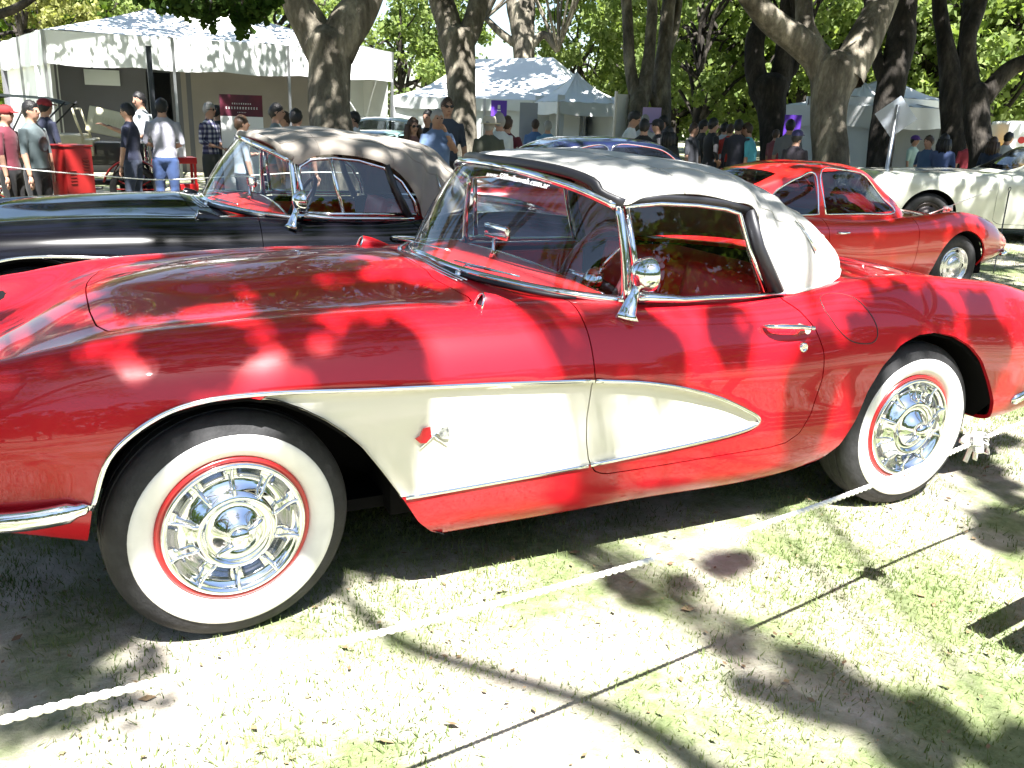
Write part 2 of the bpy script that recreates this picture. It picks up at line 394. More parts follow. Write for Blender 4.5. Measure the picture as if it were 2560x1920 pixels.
def wheel(parent, x, y, z, side, steer, M):
    """side=-1: outer face towards -Y"""
    w = empty('wheel', (x, y, z), (steer if side < 0 else math.pi+steer)); w.parent = parent
    bm = bmesh.new()
    lathe(bm, [(.200, .09), (.205, .02), (.215, .0), (.235, -.018), (.262, -.026), (.284, -.024), (.288, -.022), (.305, -.016), (.322, -.004), (.334, .012), (.3385, .022), (.3385, .034), (.334, .036), (.334, .042), (.340, .044), (.3405, .075), (.335, .077), (.335, .083), (.3405, .085), (.3405, .115), (.334, .118), (.338, .125), (.33, .155), (.30, .175), (.26, .18), (.21, .16)], 72)
    from_bm('tyre', bm, M['rubber'], w, angle=40)
    bm = bmesh.new()
    lathe(bm, [(.2135, .000), (.222, -.012), (.236, -.0215), (.255, -.0285), (.270, -.0285), (.2815, -.0275), (.284, -.0225)], 72)
    from_bm('whitewall', bm, M['whitewall'], w)
    bm = bmesh.new()
    lathe(bm, [(.190, .012), (.196, -.004), (.2045, -.012), (.2125, -.010), (.2150, -.001), (.2125, .02)], 72)
    from_bm('rim', bm, M['rimpaint'], w)
    hub = empty('hubcap', (0, 0, 0)); hub.parent = w
    bm = bmesh.new()
    lathe(bm, [(.1985, .0), (.2000, -.013), (.1955, -.020), (.187, -.020), (.181, -.010), (.172, .001), (.158, .006), (.142, .003), (.128, -.006), (.118, -.018), (.108, -.030), (.100, -.034), (.094, -.032), (.090, -.024), (.082, -.020), (.066, -.028), (.052, -.043), (.040, -.054), (.030, -.060), (.015, -.064), (.0005, -.065)], 64)
    from_bm('cover', bm, M['chrome'], hub)
    if 'rib' not in WM:
        bm = bmesh.new(); tube(bm, [(.110, -.034, 0), (.128, -.026, 0), (.150, -.014, 0), (.172, -.012, 0), (.187, -.020, 0)], [.004, .005, .0055, .005, .004], 8)
        me = bpy.data.meshes.new('rib'); bm.to_mesh(me); bm.free(); me.materials.append(M['chrome']); WM['rib'] = me
        bm = bmesh.new(); tube(bm, [(.157*math.cos(q), .001, .157*math.sin(q)) for q in np.linspace(-.2, .2, 7)], .0105, 8, flat=(1, .45))
        me = bpy.data.meshes.new('slot'); bm.to_mesh(me); bm.free(); me.materials.append(M['slot']); WM['slot'] = me
        for me in WM.values(): me.polygons.foreach_set('use_smooth', [True]*len(me.polygons))
    for k in range(10):
        o = link('rib', WM['rib'], None, hub); o.rotation_euler = (0, 2*math.pi*(k+.5)/10, 0)
        o = link('slot', WM['slot'], None, hub); o.rotation_euler = (0, 2*math.pi*k/10, 0)
    bm = bmesh.new()
    lathe(bm, [(.034, -.058), (.033, -.074), (.026, -.084), (.012, -.088), (.0005, -.089)], 32)
    for k in range(2):
        a = math.pi*k+.6; ca, sa = math.cos(a), math.sin(a)
        tube(bm, [(.018*ca, -.070, .018*sa), (.045*ca, -.072, .045*sa), (.068*ca, -.066, .068*sa), (.080*ca, -.058, .080*sa)], [.014, .013, .011, .005], 10, flat=(1, .8))
    from_bm('spinner', bm, M['chrome'], hub)
    bm = bmesh.new(); lathe(bm, [(.20, .1), (.10, .10), (.001, .10)], 32); from_bm('brake_drum', bm, M['under'], w)
    return w
def roadster(root, M, variant):
    P = BG; X, Yv, Zv = P[..., 0], -P[..., 1], P[..., 2]
    farch = sdpoly(FARCH, X, Zv); rarch = sdpoly(RARCH, X, Zv)
    low = Yv < .5
    farch = np.where(low & (Zv > .5), 1, farch); rarch = np.where(low & (Zv > .5), 1, rarch)
    door = sdpoly(DOOR, X, Zv); door = np.where(Yv < .60, .2, door)
    cove = sdpoly(COVE, X, Zv); cove = np.where(Yv < .6, .5, cove)
    # cockpit opening in plan
    CK = [(a-.01, b) for a, b, c in cr(WSB, 24)]+[(1.32, .725), (1.7, .735), (1.96, .735), (2.06, .715), (2.2, .66), (2.38, .52), (2.48, .3), (2.51, 0), (2.51, -.3), (1.3, -.3), (.86, -.3)]
    ck = sdpoly(CK, X, Yv); ck = np.where(Zv < .7, .5, ck)
    hoodp = [(-.318, -.4), (-.318, .05), (-.312, .25), (-.298, .40), (-.27, .50), (-.225, .555), (-.15, .575), (.2, .595), (.6, .605), (.75, .60), (.80, .575), (.81, .52), (.79, .42), (.755, .27), (.735, .1), (.73, -.4)]
    hd = sdpoly(hoodp, X, Yv); hd = np.where((Zv < .7), .5, hd)
    trunkp = [(2.56, -.4), (2.56, .1), (2.57, .35), (2.60, .47), (2.68, .52), (2.95, .53), (3.15, .50), (3.22, .42), (3.25, .2), (3.25, -.4)]
    tk = sdpoly(trunkp, X, Yv); tk = np.where(Zv < .6, .5, tk)
    fuelp = [(2.135, .865), (2.165, .79), (2.185, .742), (2.21, .728), (2.30, .722), (2.335, .735), (2.345, .77), (2.325, .83), (2.30, .872), (2.25, .885), (2.16, .885)]
    fl = sdpoly(fuelp, X, Zv); fl = np.where(Yv < .70, .5, fl) if variant == 'red' else np.ones_like(X)
    g = .0022
    def two(phis): V, F = clip_grid(P, phis); return [(V, F), (mir(V), [f[::-1] for f in F])]
    up = ((0.2, -.6, .95), (0, 0, 1))
    panel('body_shell', two([farch, rarch, door-g, cove-.001, ck, hd-g, tk-g] + ([np.where(X > 0, 1, 1)] if False else [])), M['paint'], root, .016, up)
    for s in (0, 1):
        pr = two([farch, -cove-.001, door-g, np.where(X < 1.25, 1, -1)])[s]
        dirv = (0, -1, 0) if s == 0 else (0, 1, 0); cen = (.8, -.85 if s == 0 else .85, .55)
        panel('cove_panel', [pr], M['cove'], root, .012, (cen, dirv))
    panel('hood', two([-hd-g]), M['paint'], root, .014, ((.3, 0, .95), (0, 0, 1)))
    panel('trunk_lid', two([-tk-g]), M['paint'], root, .014, ((2.9, 0, .9), (0, 0, 1)))
    for s in (0, 1):
        sg = -1 if s == 0 else 1
        d = empty('door', (0, 0, 0)); d.parent = root
        panel('door_skin', [two([-door-g, cove-.001, ck])[s]], M['paint'], d, .014, ((1.6, sg*.86, .75), (0, sg, 0)))
        panel('door_cove', [two([-door-g, -cove-.001, np.where(X > 1.0, 1, -1)])[s]], M['cove'], d, .010, ((1.35, sg*.86, .52), (0, sg, 0)))
        # handle with push button and lock
        bm = bmesh.new()
        hp = cr([(1.792, sg*(side_y(1.792, .80)+.004), .803), (1.81, sg*(side_y(1.81, .80)+.034), .807), (1.87, sg*(side_y(1.87, .80)+.048), .806), (1.93, sg*(side_y(1.93, .80)+.046), .800), (1.962, sg*(side_y(1.96, .79)+.036), .794), (1.972, sg*(side_y(1.972, .79)+.002), .788)], 18)
        tube(bm, hp, [.006]+[.010]*4+[.011]*9+[.011]*3+[.010], 10, flat=(1, .8))
        tube(bm, [(1.955, sg*(side_y(1.955, .78)-.004), .783), (1.955, sg*(side_y(1.955, .78)+.034), .787)], [.021, .014], 12)
        tube(bm, [(1.975, sg*(side_y(1.975, .79)+.03), .792), (1.990, sg*(side_y(1.98, .79)+.03), .790)], [.008, .008], 10)
        from_bm('handle', bm, M['chrome'], d, angle=50)
        bm = bmesh.new(); yk = side_y(1.955, .722)
        lathe(bm, [(.0175, .004), (.0175, -.006), (.012, -.010), (.0105, -.006), (.004, -.006), (.0005, -.006)], 20, c=(1.955, -(yk-.002), .722))
        o = from_bm('lock', bm, M['chrome'], d)
        if sg > 0: o.scale = (1, -1, 1)
    # inner dark shell that closes gaps and wheel houses
    B = P.copy(); n = np.zeros_like(B); B[..., 1] = np.where(Yv > .1, -(Yv-.028*np.minimum(1, Yv/.5)), B[..., 1]); B[..., 2] = Zv-.022*(Zv > .6)
    V, F = clip_grid(B, [farch-.004, rarch-.004, ck-.015])
    panel('inner_shell', [(V, F), (mir(V), F)], M['under'], root, 0)
    # wheel-house liners
    for A, sw in ((FARCH, 1), (RARCH, 1)):
        for sg in (-1, 1):
            bm = bmesh.new(); pts = [p for p in A if p[1] > .2]
            rings = []
            for yy in (.83, .60, .42):
                rings.append([bm.verts.new((px, sg*(side_y(px, max(pz, .25))-.005 if yy > .8 else yy), pz+.004)) for px, pz in pts])
            for a in range(2):
                for k in range(len(pts)-1): bm.faces.new((rings[a][k], rings[a][k+1], rings[a+1][k+1], rings[a+1][k]))
            bm.faces.new(rings[2])
            from_bm('wheel_house', bm, M['under'], root)
    bm = bmesh.new(); box(bm, (1.5, 0, .25), (3.2, 1.15, .04)); box(bm, (1.35, 0, .3), (1.7, 1.3, .14)); from_bm('floor_pan', bm, M['under'], root, smooth=False)
    # chrome trim round the cove, broken at the door gap
    for sg in (-1, 1):
        def trim(pts, r=.0055, name='cove_trim'):
            bm = bmesh.new(); c = cr(pts, max(8, len(pts)*5))
            tube(bm, [(x, sg*(side_y(x, z)+.001), z) for x, z in c], r, 8, flat=(1, 1.3)); from_bm(name, bm, M['chrome'], root)
        trim([(-.352, .47), (-.30, .609), (-.235, .672), (-.15, .717), (-.05, .738), (.1, .742), (.35, .729), (.513, .721), (.8, .706), (1.095, .686)])
        trim([(1.102, .685), (1.28, .662), (1.45, .625), (1.60, .575), (1.72, .519), (1.775, .487), (1.786, .468), (1.76, .451), (1.69, .436), (1.459, .416), (1.108, .397)])
        trim([(1.098, .396), (.8, .388), (.482, .380)])
    # front fender scoops
    for sg in (-1, 1):
        bm = bmesh.new(); rings = []
        for k, (x, hh, ww) in enumerate([(.775, .050, .030), (.80, .054, .033), (.84, .046, .032), (.885, .028, .024), (.93, .006, .010)]):
            zb = top_z(x, .665); ring = []
            for q in range(9):
                a = math.pi*q/8
                ring.append(bm.verts.new((x+(.02*math.sin(a) if k == 0 else 0), sg*(.668-ww*math.cos(a)*1.0), zb-.012+hh*math.sin(a)**.8)))
            rings.append(ring)
        for k in range(4):
            for q in range(8): bm.faces.new((rings[k][q], rings[k][q+1], rings[k+1][q+1], rings[k+1][q]))
        from_bm('fender_scoop', bm, M['paint'], root)
        bm = bmesh.new(); tube(bm, [(.778+.02*math.sin(math.pi*q/8), sg*(.668-.030*math.cos(math.pi*q/8)), top_z(.775, .665)-.012+.050*math.sin(math.pi*q/8)**.8) for q in range(9)], .004, 6)
        from_bm('scoop_trim', bm, M['chrome'], root)
        bm = bmesh.new(); bm.faces.new([bm.verts.new((.787+.02*math.sin(math.pi*q/8), sg*(.668-.030*math.cos(math.pi*q/8)), top_z(.775, .665)-.012+.050*math.sin(math.pi*q/8)**.8)) for q in range(9)])
        from_bm('scoop_mouth', bm, M['black'], root)
    # cowl vent and wiper pivots
    for k in range(3):
        y0, y1 = -.36, .36; n = 13; bm = bmesh.new()
        tube(bm, [(.775+.018*k+.06*(y/.36)**2, y, top_z(.78+.018*k, y)+.004) for y in np.linspace(y0, y1, n)], .0035, 6)
        from_bm('cowl_vent_bar', bm, M['chrome'], root)
    for y0 in (-.30, .34):
        bm = bmesh.new(); z0 = top_z(.86, y0)
        tube(bm, [(.862, y0, z0-.01), (.862, y0, z0+.018)], [.014, .009], 10)
        tube(bm, [(.865, y0, z0+.018), (.93, y0+.10, z0+.020), (.985, y0-.12 if y0 < 0 else y0+.1, z0+.026)], .0045, 6)
        tube(bm, [(.91, y0+.16, z0+.028), (.945, y0, z0+.030), (1.02, y0-.17, z0+.020)], .0045, 6)
        from_bm('wiper', bm, M['chrome'], root)
    # grille, headlights, bumpers
    gr = empty('grille', (0, 0, 0)); gr.parent = root
    bm = bmesh.new(); tube(bm, [(-.80+.10*abs(math.cos(a))**2, .46*math.cos(a), .545+.085*math.sin(a)) for a in np.linspace(0, 2*math.pi, 40, endpoint=False)], .016, 8, closed=True); from_bm('grille_surround', bm, M['chrome'], gr)
    bm = bmesh.new(); bm.faces.new([bm.verts.new((-.775+.10*abs(math.cos(a))**2, .45*math.cos(a), .545+.08*math.sin(a))) for a in np.linspace(0, 2*math.pi, 40, endpoint=False)]); from_bm('grille_back', bm, M['black'], gr, smooth=False)
    for k in range(13):
        y = -.36+.06*k; bm = bmesh.new(); tube(bm, [(-.80+.1*(y/.46)**2, y, .475), (-.825+.1*(y/.46)**2, y, .545), (-.80+.1*(y/.46)**2, y, .615)], [.010, .017, .010], 8); from_bm('grille_tooth', bm, M['chrome'], gr)
    for sg in (-1, 1):
        h = empty('headlight', (0, 0, 0)); h.parent = root
        bm = bmesh.new(); lathe(bm, [(.085, .03), (.105, .0), (.108, -.03), (.098, -.045), (.09, -.04)], 40, axis='X', c=(-.765, sg*.585, .685)); from_bm('bezel', bm, M['chrome'], h)
        bm = bmesh.new(); lathe(bm, [(.092, -.036), (.075, -.052), (.045, -.062), (.0005, -.066)], 40, axis='X', c=(-.765, sg*.585, .685)); from_bm('lens', bm, M['lens'], h)
        bm = bmesh.new()
        bp = cr([(-.355, sg*.832, .480), (-.40, sg*.842, .476), (-.50, sg*.835, .468), (-.62, sg*.80, .466), (-.72, sg*.735, .468), (-.80, sg*.62, .47), (-.84, sg*.46, .47), (-.82, sg*.38, .47)], 30)
        tube(bm, bp, [.008]+[.018]*2+[.028]*26+[.02], 12, flat=(.7, 1)); from_bm('front_bumper', bm, M['chrome'], root)
        bm = bmesh.new()
        bp = cr([(3.13, sg*.87, .40), (3.25, sg*.85, .42), (3.40, sg*.76, .43), (3.49, sg*.60, .44), (3.53, sg*.42, .44)], 24)
        tube(bm, bp, [.008]+[.024]*22+[.02], 12, flat=(.7, 1)); from_bm('rear_bumper', bm, M['chrome'], root)
        bm = bmesh.new(); lathe(bm, [(.06, -.02), (.058, .02), (.04, .05), (.0005, .06)], 24, axis='X', c=(3.38, sg*.66, .70)); from_bm('tail_lamp', bm, M['taillens'], root)
    # windshield
    b = sym(WSB, 49); t = sym(WST, 49); n = 12; V = []; F = []
    for i in range(49):
        for j in range(n+1):
            s = j/n; p = b[i]*(1-s)+t[i]*s; bow = .022*math.sin(math.pi*s); c = abs(2*i/48-1)
            V.append(p+np.array([-bow*(1-c**3), (bow*.6*np.sign(p[1])*c**3), 0]))
    for i in range(48):
        for j in range(n): a = i*(n+1)+j; F.append((a, a+1, a+n+2, a+n+1))
    pyd('windshield_glass', V, F, M['glass'], root)
    fr = empty('windshield_frame', (0, 0, 0)); fr.parent = root
    bm = bmesh.new(); tube(bm, b+np.array([0, 0, -.006]), .017, 10, flat=(1, .8)); from_bm('lower_rail', bm, M['chrome'], fr)
    bm = bmesh.new(); tube(bm, [(x-.018, y, z-.016) for x, y, z in cr([(a-.004, b_, c_) for a, b_, c_ in [(p[0], p[1], p[2]) for p in b[4:-4]]], 40)], .009, 6); from_bm('lower_seal', bm, M['black'], fr)
    bm = bmesh.new(); tube(bm, t-np.array([.010, 0, .006]), .014, 10); from_bm('header_rail', bm, M['chrome'], fr)
    for sg in (-1, 1):
        bm = bmesh.new(); e = [(b[0] if sg < 0 else b[-1])*(1-s)+(t[0] if sg < 0 else t[-1])*s+np.array([0, sg*.013*math.sin(math.pi*s), 0]) for s in np.linspace(-.02, 1.0, 9)]
        tube(bm, e, [.024, .020, .018, .017, .016, .016, .016, .016, .015], 10, flat=(1, .85)); from_bm('pillar', bm, M['chrome'], fr)
    # side windows
    for sg in (-1, 1):
        wd = empty('side_window', (0, 0, 0)); wd.parent = root
        if variant == 'red':
            out = [(1.335, .700, .908), (1.322, .672, 1.05), (1.310, .636, 1.198), (1.45, .634, 1.207), (1.60, .636, 1.200), (1.72, .640, 1.186), (1.782, .643, 1.170), (1.822, .668, 1.05), (1.885, .705, .898), (1.65, .712, .902)]
        else:
            out = [(1.345, .700, .915), (1.322, .672, 1.05), (1.335, .640, 1.165), (1.40, .634, 1.203), (1.52, .634, 1.214), (1.66, .636, 1.202), (1.80, .642, 1.165), (1.90, .660, 1.09), (1.965, .69, .985), (1.985, .708, .905), (1.65, .712, .905)]
        c = np.mean(out, axis=0)
        bm = bmesh.new(); vs = [bm.verts.new((x, sg*(.700-.22*(z-.905)), z)) for x, y, z in out]; cv = bm.verts.new((c[0], sg*(.700-.22*(c[2]-.905)), c[2]))
        for i in range(len(vs)): bm.faces.new((vs[i], vs[(i+1) % len(vs)], cv))
        from_bm('pane', bm, M['glass'], wd, False)
        bm = bmesh.new(); tube(bm, [(x, sg*(y+.004), z) for x, y, z in out[2:-1]] if variant == 'red' else [(x, sg*(y+.004), z) for x, y, z in out[1:-1]], .0085, 8); from_bm('window_frame', bm, M['chrome'], wd)
        bm = bmesh.new(); tube(bm, [(1.30, sg*.712, .906), (1.36, sg*.738, .912), (1.5, sg*.744, .898), (1.75, sg*.745, .895), (1.95, sg*.735, .893)], [.02, .022, .014, .012, .010], 8, flat=(1.2, .8)); from_bm('belt_moulding', bm, M['chrome'], wd)
        bm = bmesh.new(); tube(bm, [(1.350, sg*.698, .93), (1.335, sg*.674, 1.05), (1.318, sg*.640, 1.19)], [.013, .012, .011], 8); from_bm('front_channel', bm, M['chrome'], wd)
        if variant == 'black':
            bm = bmesh.new(); tube(bm, [(1.56, sg*.708, .905), (1.53, sg*.676, 1.05), (1.505, sg*.640, 1.21)], .011, 8); from_bm('vent_division', bm, M['chrome'], wd)
            bm = bmesh.new(); tube(bm, [(1.36, sg*.706, .925), (1.50, sg*.71, .918), (1.97, sg*.712, .912)], .010, 8); from_bm('lower_frame', bm, M['chrome'], wd)
        bm = bmesh.new(); tube(bm, [(1.818, sg*.648, 1.180), (1.858, sg*.670, 1.05), (1.930, sg*.712, .892)], [.024, .030, .034], 8, flat=(1.2, .7))
        if variant == 'red': tube(bm, [(1.30, sg*.637, 1.214), (1.45, sg*.636, 1.226), (1.62, sg*.638, 1.216), (1.73, sg*.642, 1.204), (1.815, sg*.648, 1.180)], .015, 8)
        from_bm('weather_seal', bm, M['black'], wd)
    # convertible top
    if variant == 'red':
        C = [(1.235, .585, 1.236), (1.30, .652, 1.205), (1.38, .650, 1.228), (1.50, .648, 1.238), (1.62, .650, 1.234), (1.74, .655, 1.212), (1.835, .662, 1.186), (1.875, .682, 1.06), (1.915, .706, .95), (1.945, .724, .888), (2.06, .722, .895), (2.22, .675, .906), (2.39, .55, .925), (2.50, .32, .940), (2.54, .10, .945), (2.545, 0, .945)]
        Sx = [(1.085, 1.308), (1.13, 1.325), (1.22, 1.343), (1.36, 1.354), (1.52, 1.356), (1.70, 1.345), (1.84, 1.330), (1.97, 1.312), (2.08, 1.290), (2.16, 1.265), (2.26, 1.225), (2.36, 1.155), (2.44, 1.07), (2.50, .99), (2.54, .955), (2.545, .946)]
    else:
        C = [(1.235, .585, 1.236), (1.30, .650, 1.185), (1.345, .652, 1.185), (1.41, .650, 1.222), (1.53, .650, 1.234), (1.68, .652, 1.220), (1.82, .658, 1.18), (1.92, .676, 1.10), (1.985, .703, .99), (2.01, .722, .893), (2.08, .705, .899), (2.2, .645, .908), (2.34, .52, .925), (2.46, .30, .940), (2.52, .10, .945), (2.53, 0, .945)]
        Sx = [(1.085, 1.310), (1.14, 1.33), (1.22, 1.348), (1.36, 1.365), (1.52, 1.368), (1.70, 1.357), (1.84, 1.340), (1.98, 1.322), (2.12, 1.300), (2.24, 1.27), (2.33, 1.21), (2.40, 1.13), (2.45, 1.05), (2.50, .98), (2.525, .955), (2.53, .946)]
    k = np.arange(len(C), dtype=float); uu = np.linspace(0, len(C)-1, 91)
    Cc = herm(k, np.array(C), uu); Ss = herm(k, np.array(Sx), uu); nv = 22; V = []
    G = np.zeros((91, nv, 3)); rg = random.Random(4)
    for i in range(91):
        u = uu[i]
        for j in range(nv):
            v = j/(nv-1); e = 2.35; a = v*math.pi/2
            cy = math.cos(a)**(2/e); sz = math.sin(a)**(2/e)
            x = Cc[i, 0]+(Ss[i, 0]-Cc[i, 0])*(1-cy*cy*.55-.45*cy)
            wr = (.006*math.sin(4.5*u+3*v)*(1 if u > 6 else .25)+.004*math.sin(15*v+1.5*u)*sstep(6, 9, u)*(1-v))*math.sin(math.pi*v)
            sag = -.007*math.sin(math.pi*min(1, max(0, (u-1.5)/2.6)))*math.sin(math.pi*v*.5)-.006*math.sin(math.pi*min(1, max(0, (u-4.2)/2.6)))*v
            G[i, j] = (x+wr*.5, -(Cc[i, 1]*cy+wr), Cc[i, 2]+(Ss[i, 1]-Cc[i, 2])*sz+sag+wr)
        G[i, -1, 1] = 0
    V, F = clip_grid(G, []); tp = empty('soft_top', (0, 0, 0)); tp.parent = root
    o = panel('fabric', [(V, F), (mir(V), [f[::-1] for f in F])], M['canvas'], tp, .010, ((1.6, 0, 1.36), (0, 0, 1)))
    bm = bmesh.new(); hd_ = [np.array(p) for p in G[0]]
    edge = [(p[0]+.006, p[1], p[2]+.004) for p in hd_]+[(p[0]+.006, -p[1], p[2]+.004) for p in hd_[-2::-1]]
    e2 = cr([(1.30, -.650, 1.207)]+edge[::3]+[(1.30, .650, 1.207)], 50)
    tube(bm, [(x, y, z) for x, y, z in e2], .014, 10, flat=(.8, 1.3)); from_bm('front_binding', bm, M['binding'], tp)
    for j in (9, 14):
        for sg in (-1, 1):
            bm = bmesh.new(); tube(bm, [(p[0], sg*(abs(p[1])+.0008), p[2]+.001) for p in G[3:70, j]], .0022, 5); from_bm('seam', bm, M['canvas'], tp)
    for i_ in (20, 38):
        bm = bmesh.new(); row = list(G[i_]); tube(bm, [(p[0], p[1], p[2]+.001) for p in row]+[(p[0], -p[1], p[2]+.001) for p in row[-2::-1]], .0022, 5); from_bm('seam', bm, M['canvas'], tp)
    for sg in (-1, 1):
        bm = bmesh.new(); hm = [(p[0], sg*abs(p[1])*1.004, p[2]+.004) for p in Cc[54::3]]
        tube(bm, hm, .007, 8); from_bm('hem', bm, M['canvas'], tp)
        q = [G[58, 9], G[60, 7], G[62, 5]]
        bm = bmesh.new(); tube(bm, [(p[0]+.004, sg*(abs(p[1])+.006), p[2]+.003) for p in q], [.0025, .003, .007], 6); from_bm('snap_cord', bm, M['chrome'], tp)
    # cabin
    cb = empty('cabin', (0, 0, 0)); cb.parent = root
    bm = bmesh.new(); fb = sym(WSB, 33)[2:-2]; n_ = len(fb); pr = []
    for p in fb:
        y = p[1]*.955; xb = max(1.27, p[0]+.05)
        pr.append([bm.verts.new(q) for q in ((p[0]+.022, y, .86), (p[0]+.022, y, .918), ((p[0]+xb)/2, y, .938-.02*(y/.65)**2), (xb-.015, y, .925-.02*(y/.65)**2), (xb+.012, y, .895), (xb-.01, y, .80))])
    for i in range(n_-1):
        for j in range(5): bm.faces.new((pr[i][j], pr[i+1][j], pr[i+1][j+1], pr[i][j+1]))
    bm.faces.new(pr[0]); bm.faces.new(pr[-1][::-1]); from_bm('dashboard', bm, M['interior'], cb, angle=60)
    bm = bmesh.new(); tube(bm, [(1.262, y, .905+.015*math.cos(y*3)) for y in np.linspace(-.62, .62, 14)], .010, 6); from_bm('dash_trim', bm, M['chrome'], cb)
    for sg in (-1, 1):
        st = empty('seat', (0, 0, 0)); st.parent = cb
        bm = bmesh.new(); box(bm, (1.72, sg*.33, .42), (.50, .50, .16), bev=.05); from_bm('cushion', bm, M['interior'], st)
        bm = bmesh.new(); box(bm, (2.0, sg*.33, .66), (.14, .50, .50), Matrix.Rotation(.22, 3, 'Y'), bev=.05); from_bm('backrest', bm, M['interior'], st)
        bm = bmesh.new(); box(bm, (1.62, sg*.70, .70), (.62, .04, .30), bev=.012); from_bm('door_card', bm, M['interior'], cb)
    bm = bmesh.new(); box(bm, (2.2, 0, .80), (.40, 1.2, .16), bev=.04); from_bm('rear_shelf', bm, M['interior'], cb)
    sw = empty('steering_wheel', (1.37, -.34, .905)); sw.parent = cb; sw.rotation_euler = (0, -rad(62), 0)
    bm = bmesh.new(); tube(bm, [(.205*math.cos(a), .205*math.sin(a), 0) for a in np.linspace(0, 2*math.pi, 40, endpoint=False)], .012, 8, closed=True); from_bm('wheel_rim', bm, M['steer'], sw)
    bm = bmesh.new()
    for k in range(3):
        a = math.pi/2+k*2*math.pi/3; tube(bm, [(.02*math.cos(a), .02*math.sin(a), -.01), (.20*math.cos(a), .20*math.sin(a), 0)], [.014, .008], 6, flat=(1, .5))
    lathe(bm, [(.045, -.03), (.05, -.005), (.03, .012), (.0005, .015)], 20, axis='Z'); from_bm('spokes', bm, M['chrome'], sw)
    bm = bmesh.new(); tube(bm, [(0, 0, 0), (0, 0, -.30)], .022, 8); from_bm('column', bm, M['steer'], sw)
    mr = empty('rear_view_mirror', (1.14, .02, .935)); mr.parent = cb
    bm = bmesh.new(); tube(bm, [(0, 0, -.02), (0, 0, .03), (0, 0, .075)], [.03, .008, .006], 10); from_bm('mirror_stem', bm, M['chrome'], mr)
    bm = bmesh.new(); box(bm, (.012, 0, .10), (.02, .17, .055), Matrix.Rotation(.12, 3, 'Z'), bev=.008); from_bm('mirror_head', bm, M['chrome'], mr)
    bm = bmesh.new(); box(bm, (.024, .0015, .10), (.004, .15, .042), Matrix.Rotation(.12, 3, 'Z')); from_bm('mirror_glass', bm, M['mirror'], mr, smooth=False)
    # outside mirror (driver side)
    om = empty('door_mirror', (1.262, -.775, -.012)); om.parent = root
    z0 = .885
    bm = bmesh.new(); tube(bm, [(-.012, -.012, z0-.022), (0, 0, z0+.0), (.018, -.004, z0+.06), (.030, -.006, z0+.105)], [.034, .024, .012, .009], 14, flat=(1.25, .7)); from_bm('mirror_stalk', bm, M['chrome'], om)
    hz = z0+.125
    bm = bmesh.new(); lathe(bm, [(.0005, -.052), (.018, -.050), (.036, -.040), (.050, -.022), (.0565, .0), (.058, .014), (.054, .018), (.050, .014)], 36, axis='X', c=(.055, -.010, hz))
    o = from_bm('mirror_shell', bm, M['chrome'], om); 
    bm = bmesh.new(); lathe(bm, [(.052, .013), (.0005, .013)], 36, axis='X', c=(.055, -.010, hz)); from_bm('mirror_glass', bm, M['mirror'], om)
    # wheels
    wheel(root, 0, -.787, .338, -1, .084, M); wheel(root, 2.591, -.823, .338, -1, 0, M)
    wheel(root, 0, .787, .338, 1, .084, M); wheel(root, 2.591, .823, .338, 1, 0, M)
    for x, yy in ((0, .7), (2.591, .74)):
        bm = bmesh.new(); tube(bm, [(x, -yy, .338), (x, yy, .338)], .04, 8); from_bm('axle', bm, M['under'], root)
    if variant == 'red':
        pass
    return root
CHROME = pmat('chrome', (.82, .84, .86), .06, 1.0)
rubber = pmat('rubber', (.022, .022, .024), .75, var=.3, vscale=30, bump=.15, bscale=90)
under = pmat('underbody', (.006, .006, .007), .95, spec=.1)
blk = pmat('black_trim', (.012, .012, .016), .45)
wwall = pmat('whitewall', (.80, .79, .76), .55, var=.06, vscale=14)
glass = glass_mat('car_glass', (.88, .92, .93), 1.55)
lens = pmat('lamp_lens', (.7, .72, .74), .08, .3, coat=1)
tail = pmat('tail_lens', (.35, .01, .01), .1, coat=1)
mirror_m = pmat('mirror_glass', (.9, .9, .9), .01, 1)
slotm = pmat('hubcap_slot', (.34, .35, .37), .22, .95)
def mats(paint, cove, canvas, interior, rim, binding, steer):
    return dict(paint=paint, cove=cove, canvas=canvas, interior=interior, rimpaint=rim, binding=binding, steer=steer, chrome=CHROME, rubber=rubber, under=under, black=blk, whitewall=wwall, glass=glass, lens=lens, taillens=tail, mirror=mirror_m, slot=slotm)
red_paint = pmat('venetian_red_paint', (.43, .005, .013), .35, 0, coat=.75, coat_rough=.015, var=.04, vscale=3, spec=.25)
cream = pmat('beige_cove_paint', (.70, .67, .58), .30, coat=1.0, coat_rough=.02, var=.03, vscale=4)
black_paint = pmat('black_paint', (.003, .003, .005), .12, coat=.25, coat_rough=.012, spec=.32)
canvas_r = pmat('stone_canvas', (.37, .365, .34), .85, var=.06, vscale=5, bump=.12, bscale=260, sheen=.2)
canvas_b = pmat('beige_canvas', (.23, .205, .175), .88, var=.07, vscale=5, bump=.12, bscale=260, sheen=.2)
red_int = pmat('red_vinyl', (.58, .02, .02), .45, var=.08, vscale=20)
MR = mats(red_paint, cream, canvas_r, red_int, pmat('red_rim', (.50, .01, .015), .3, coat=.8), blk, pmat('steering_wheel', (.10, .02, .025), .4))
MB = mats(black_paint, black_paint, canvas_b, red_int, black_paint, canvas_b, blk)
red_car = roadster(empty('classic_convertible', (0, 0, 0)), MR, 'red')
tag(red_car, 'red classic convertible with cream side cove, whitewall tyres and raised stone canvas top', 'car', 'parked show cars')
black_car = roadster(empty('classic_convertible', (-.52, 2.52, 0), rad(-3.0)), MB, 'black')
tag(black_car, 'black classic convertible with brown canvas top parked beyond the red convertible', 'car', 'parked show cars')
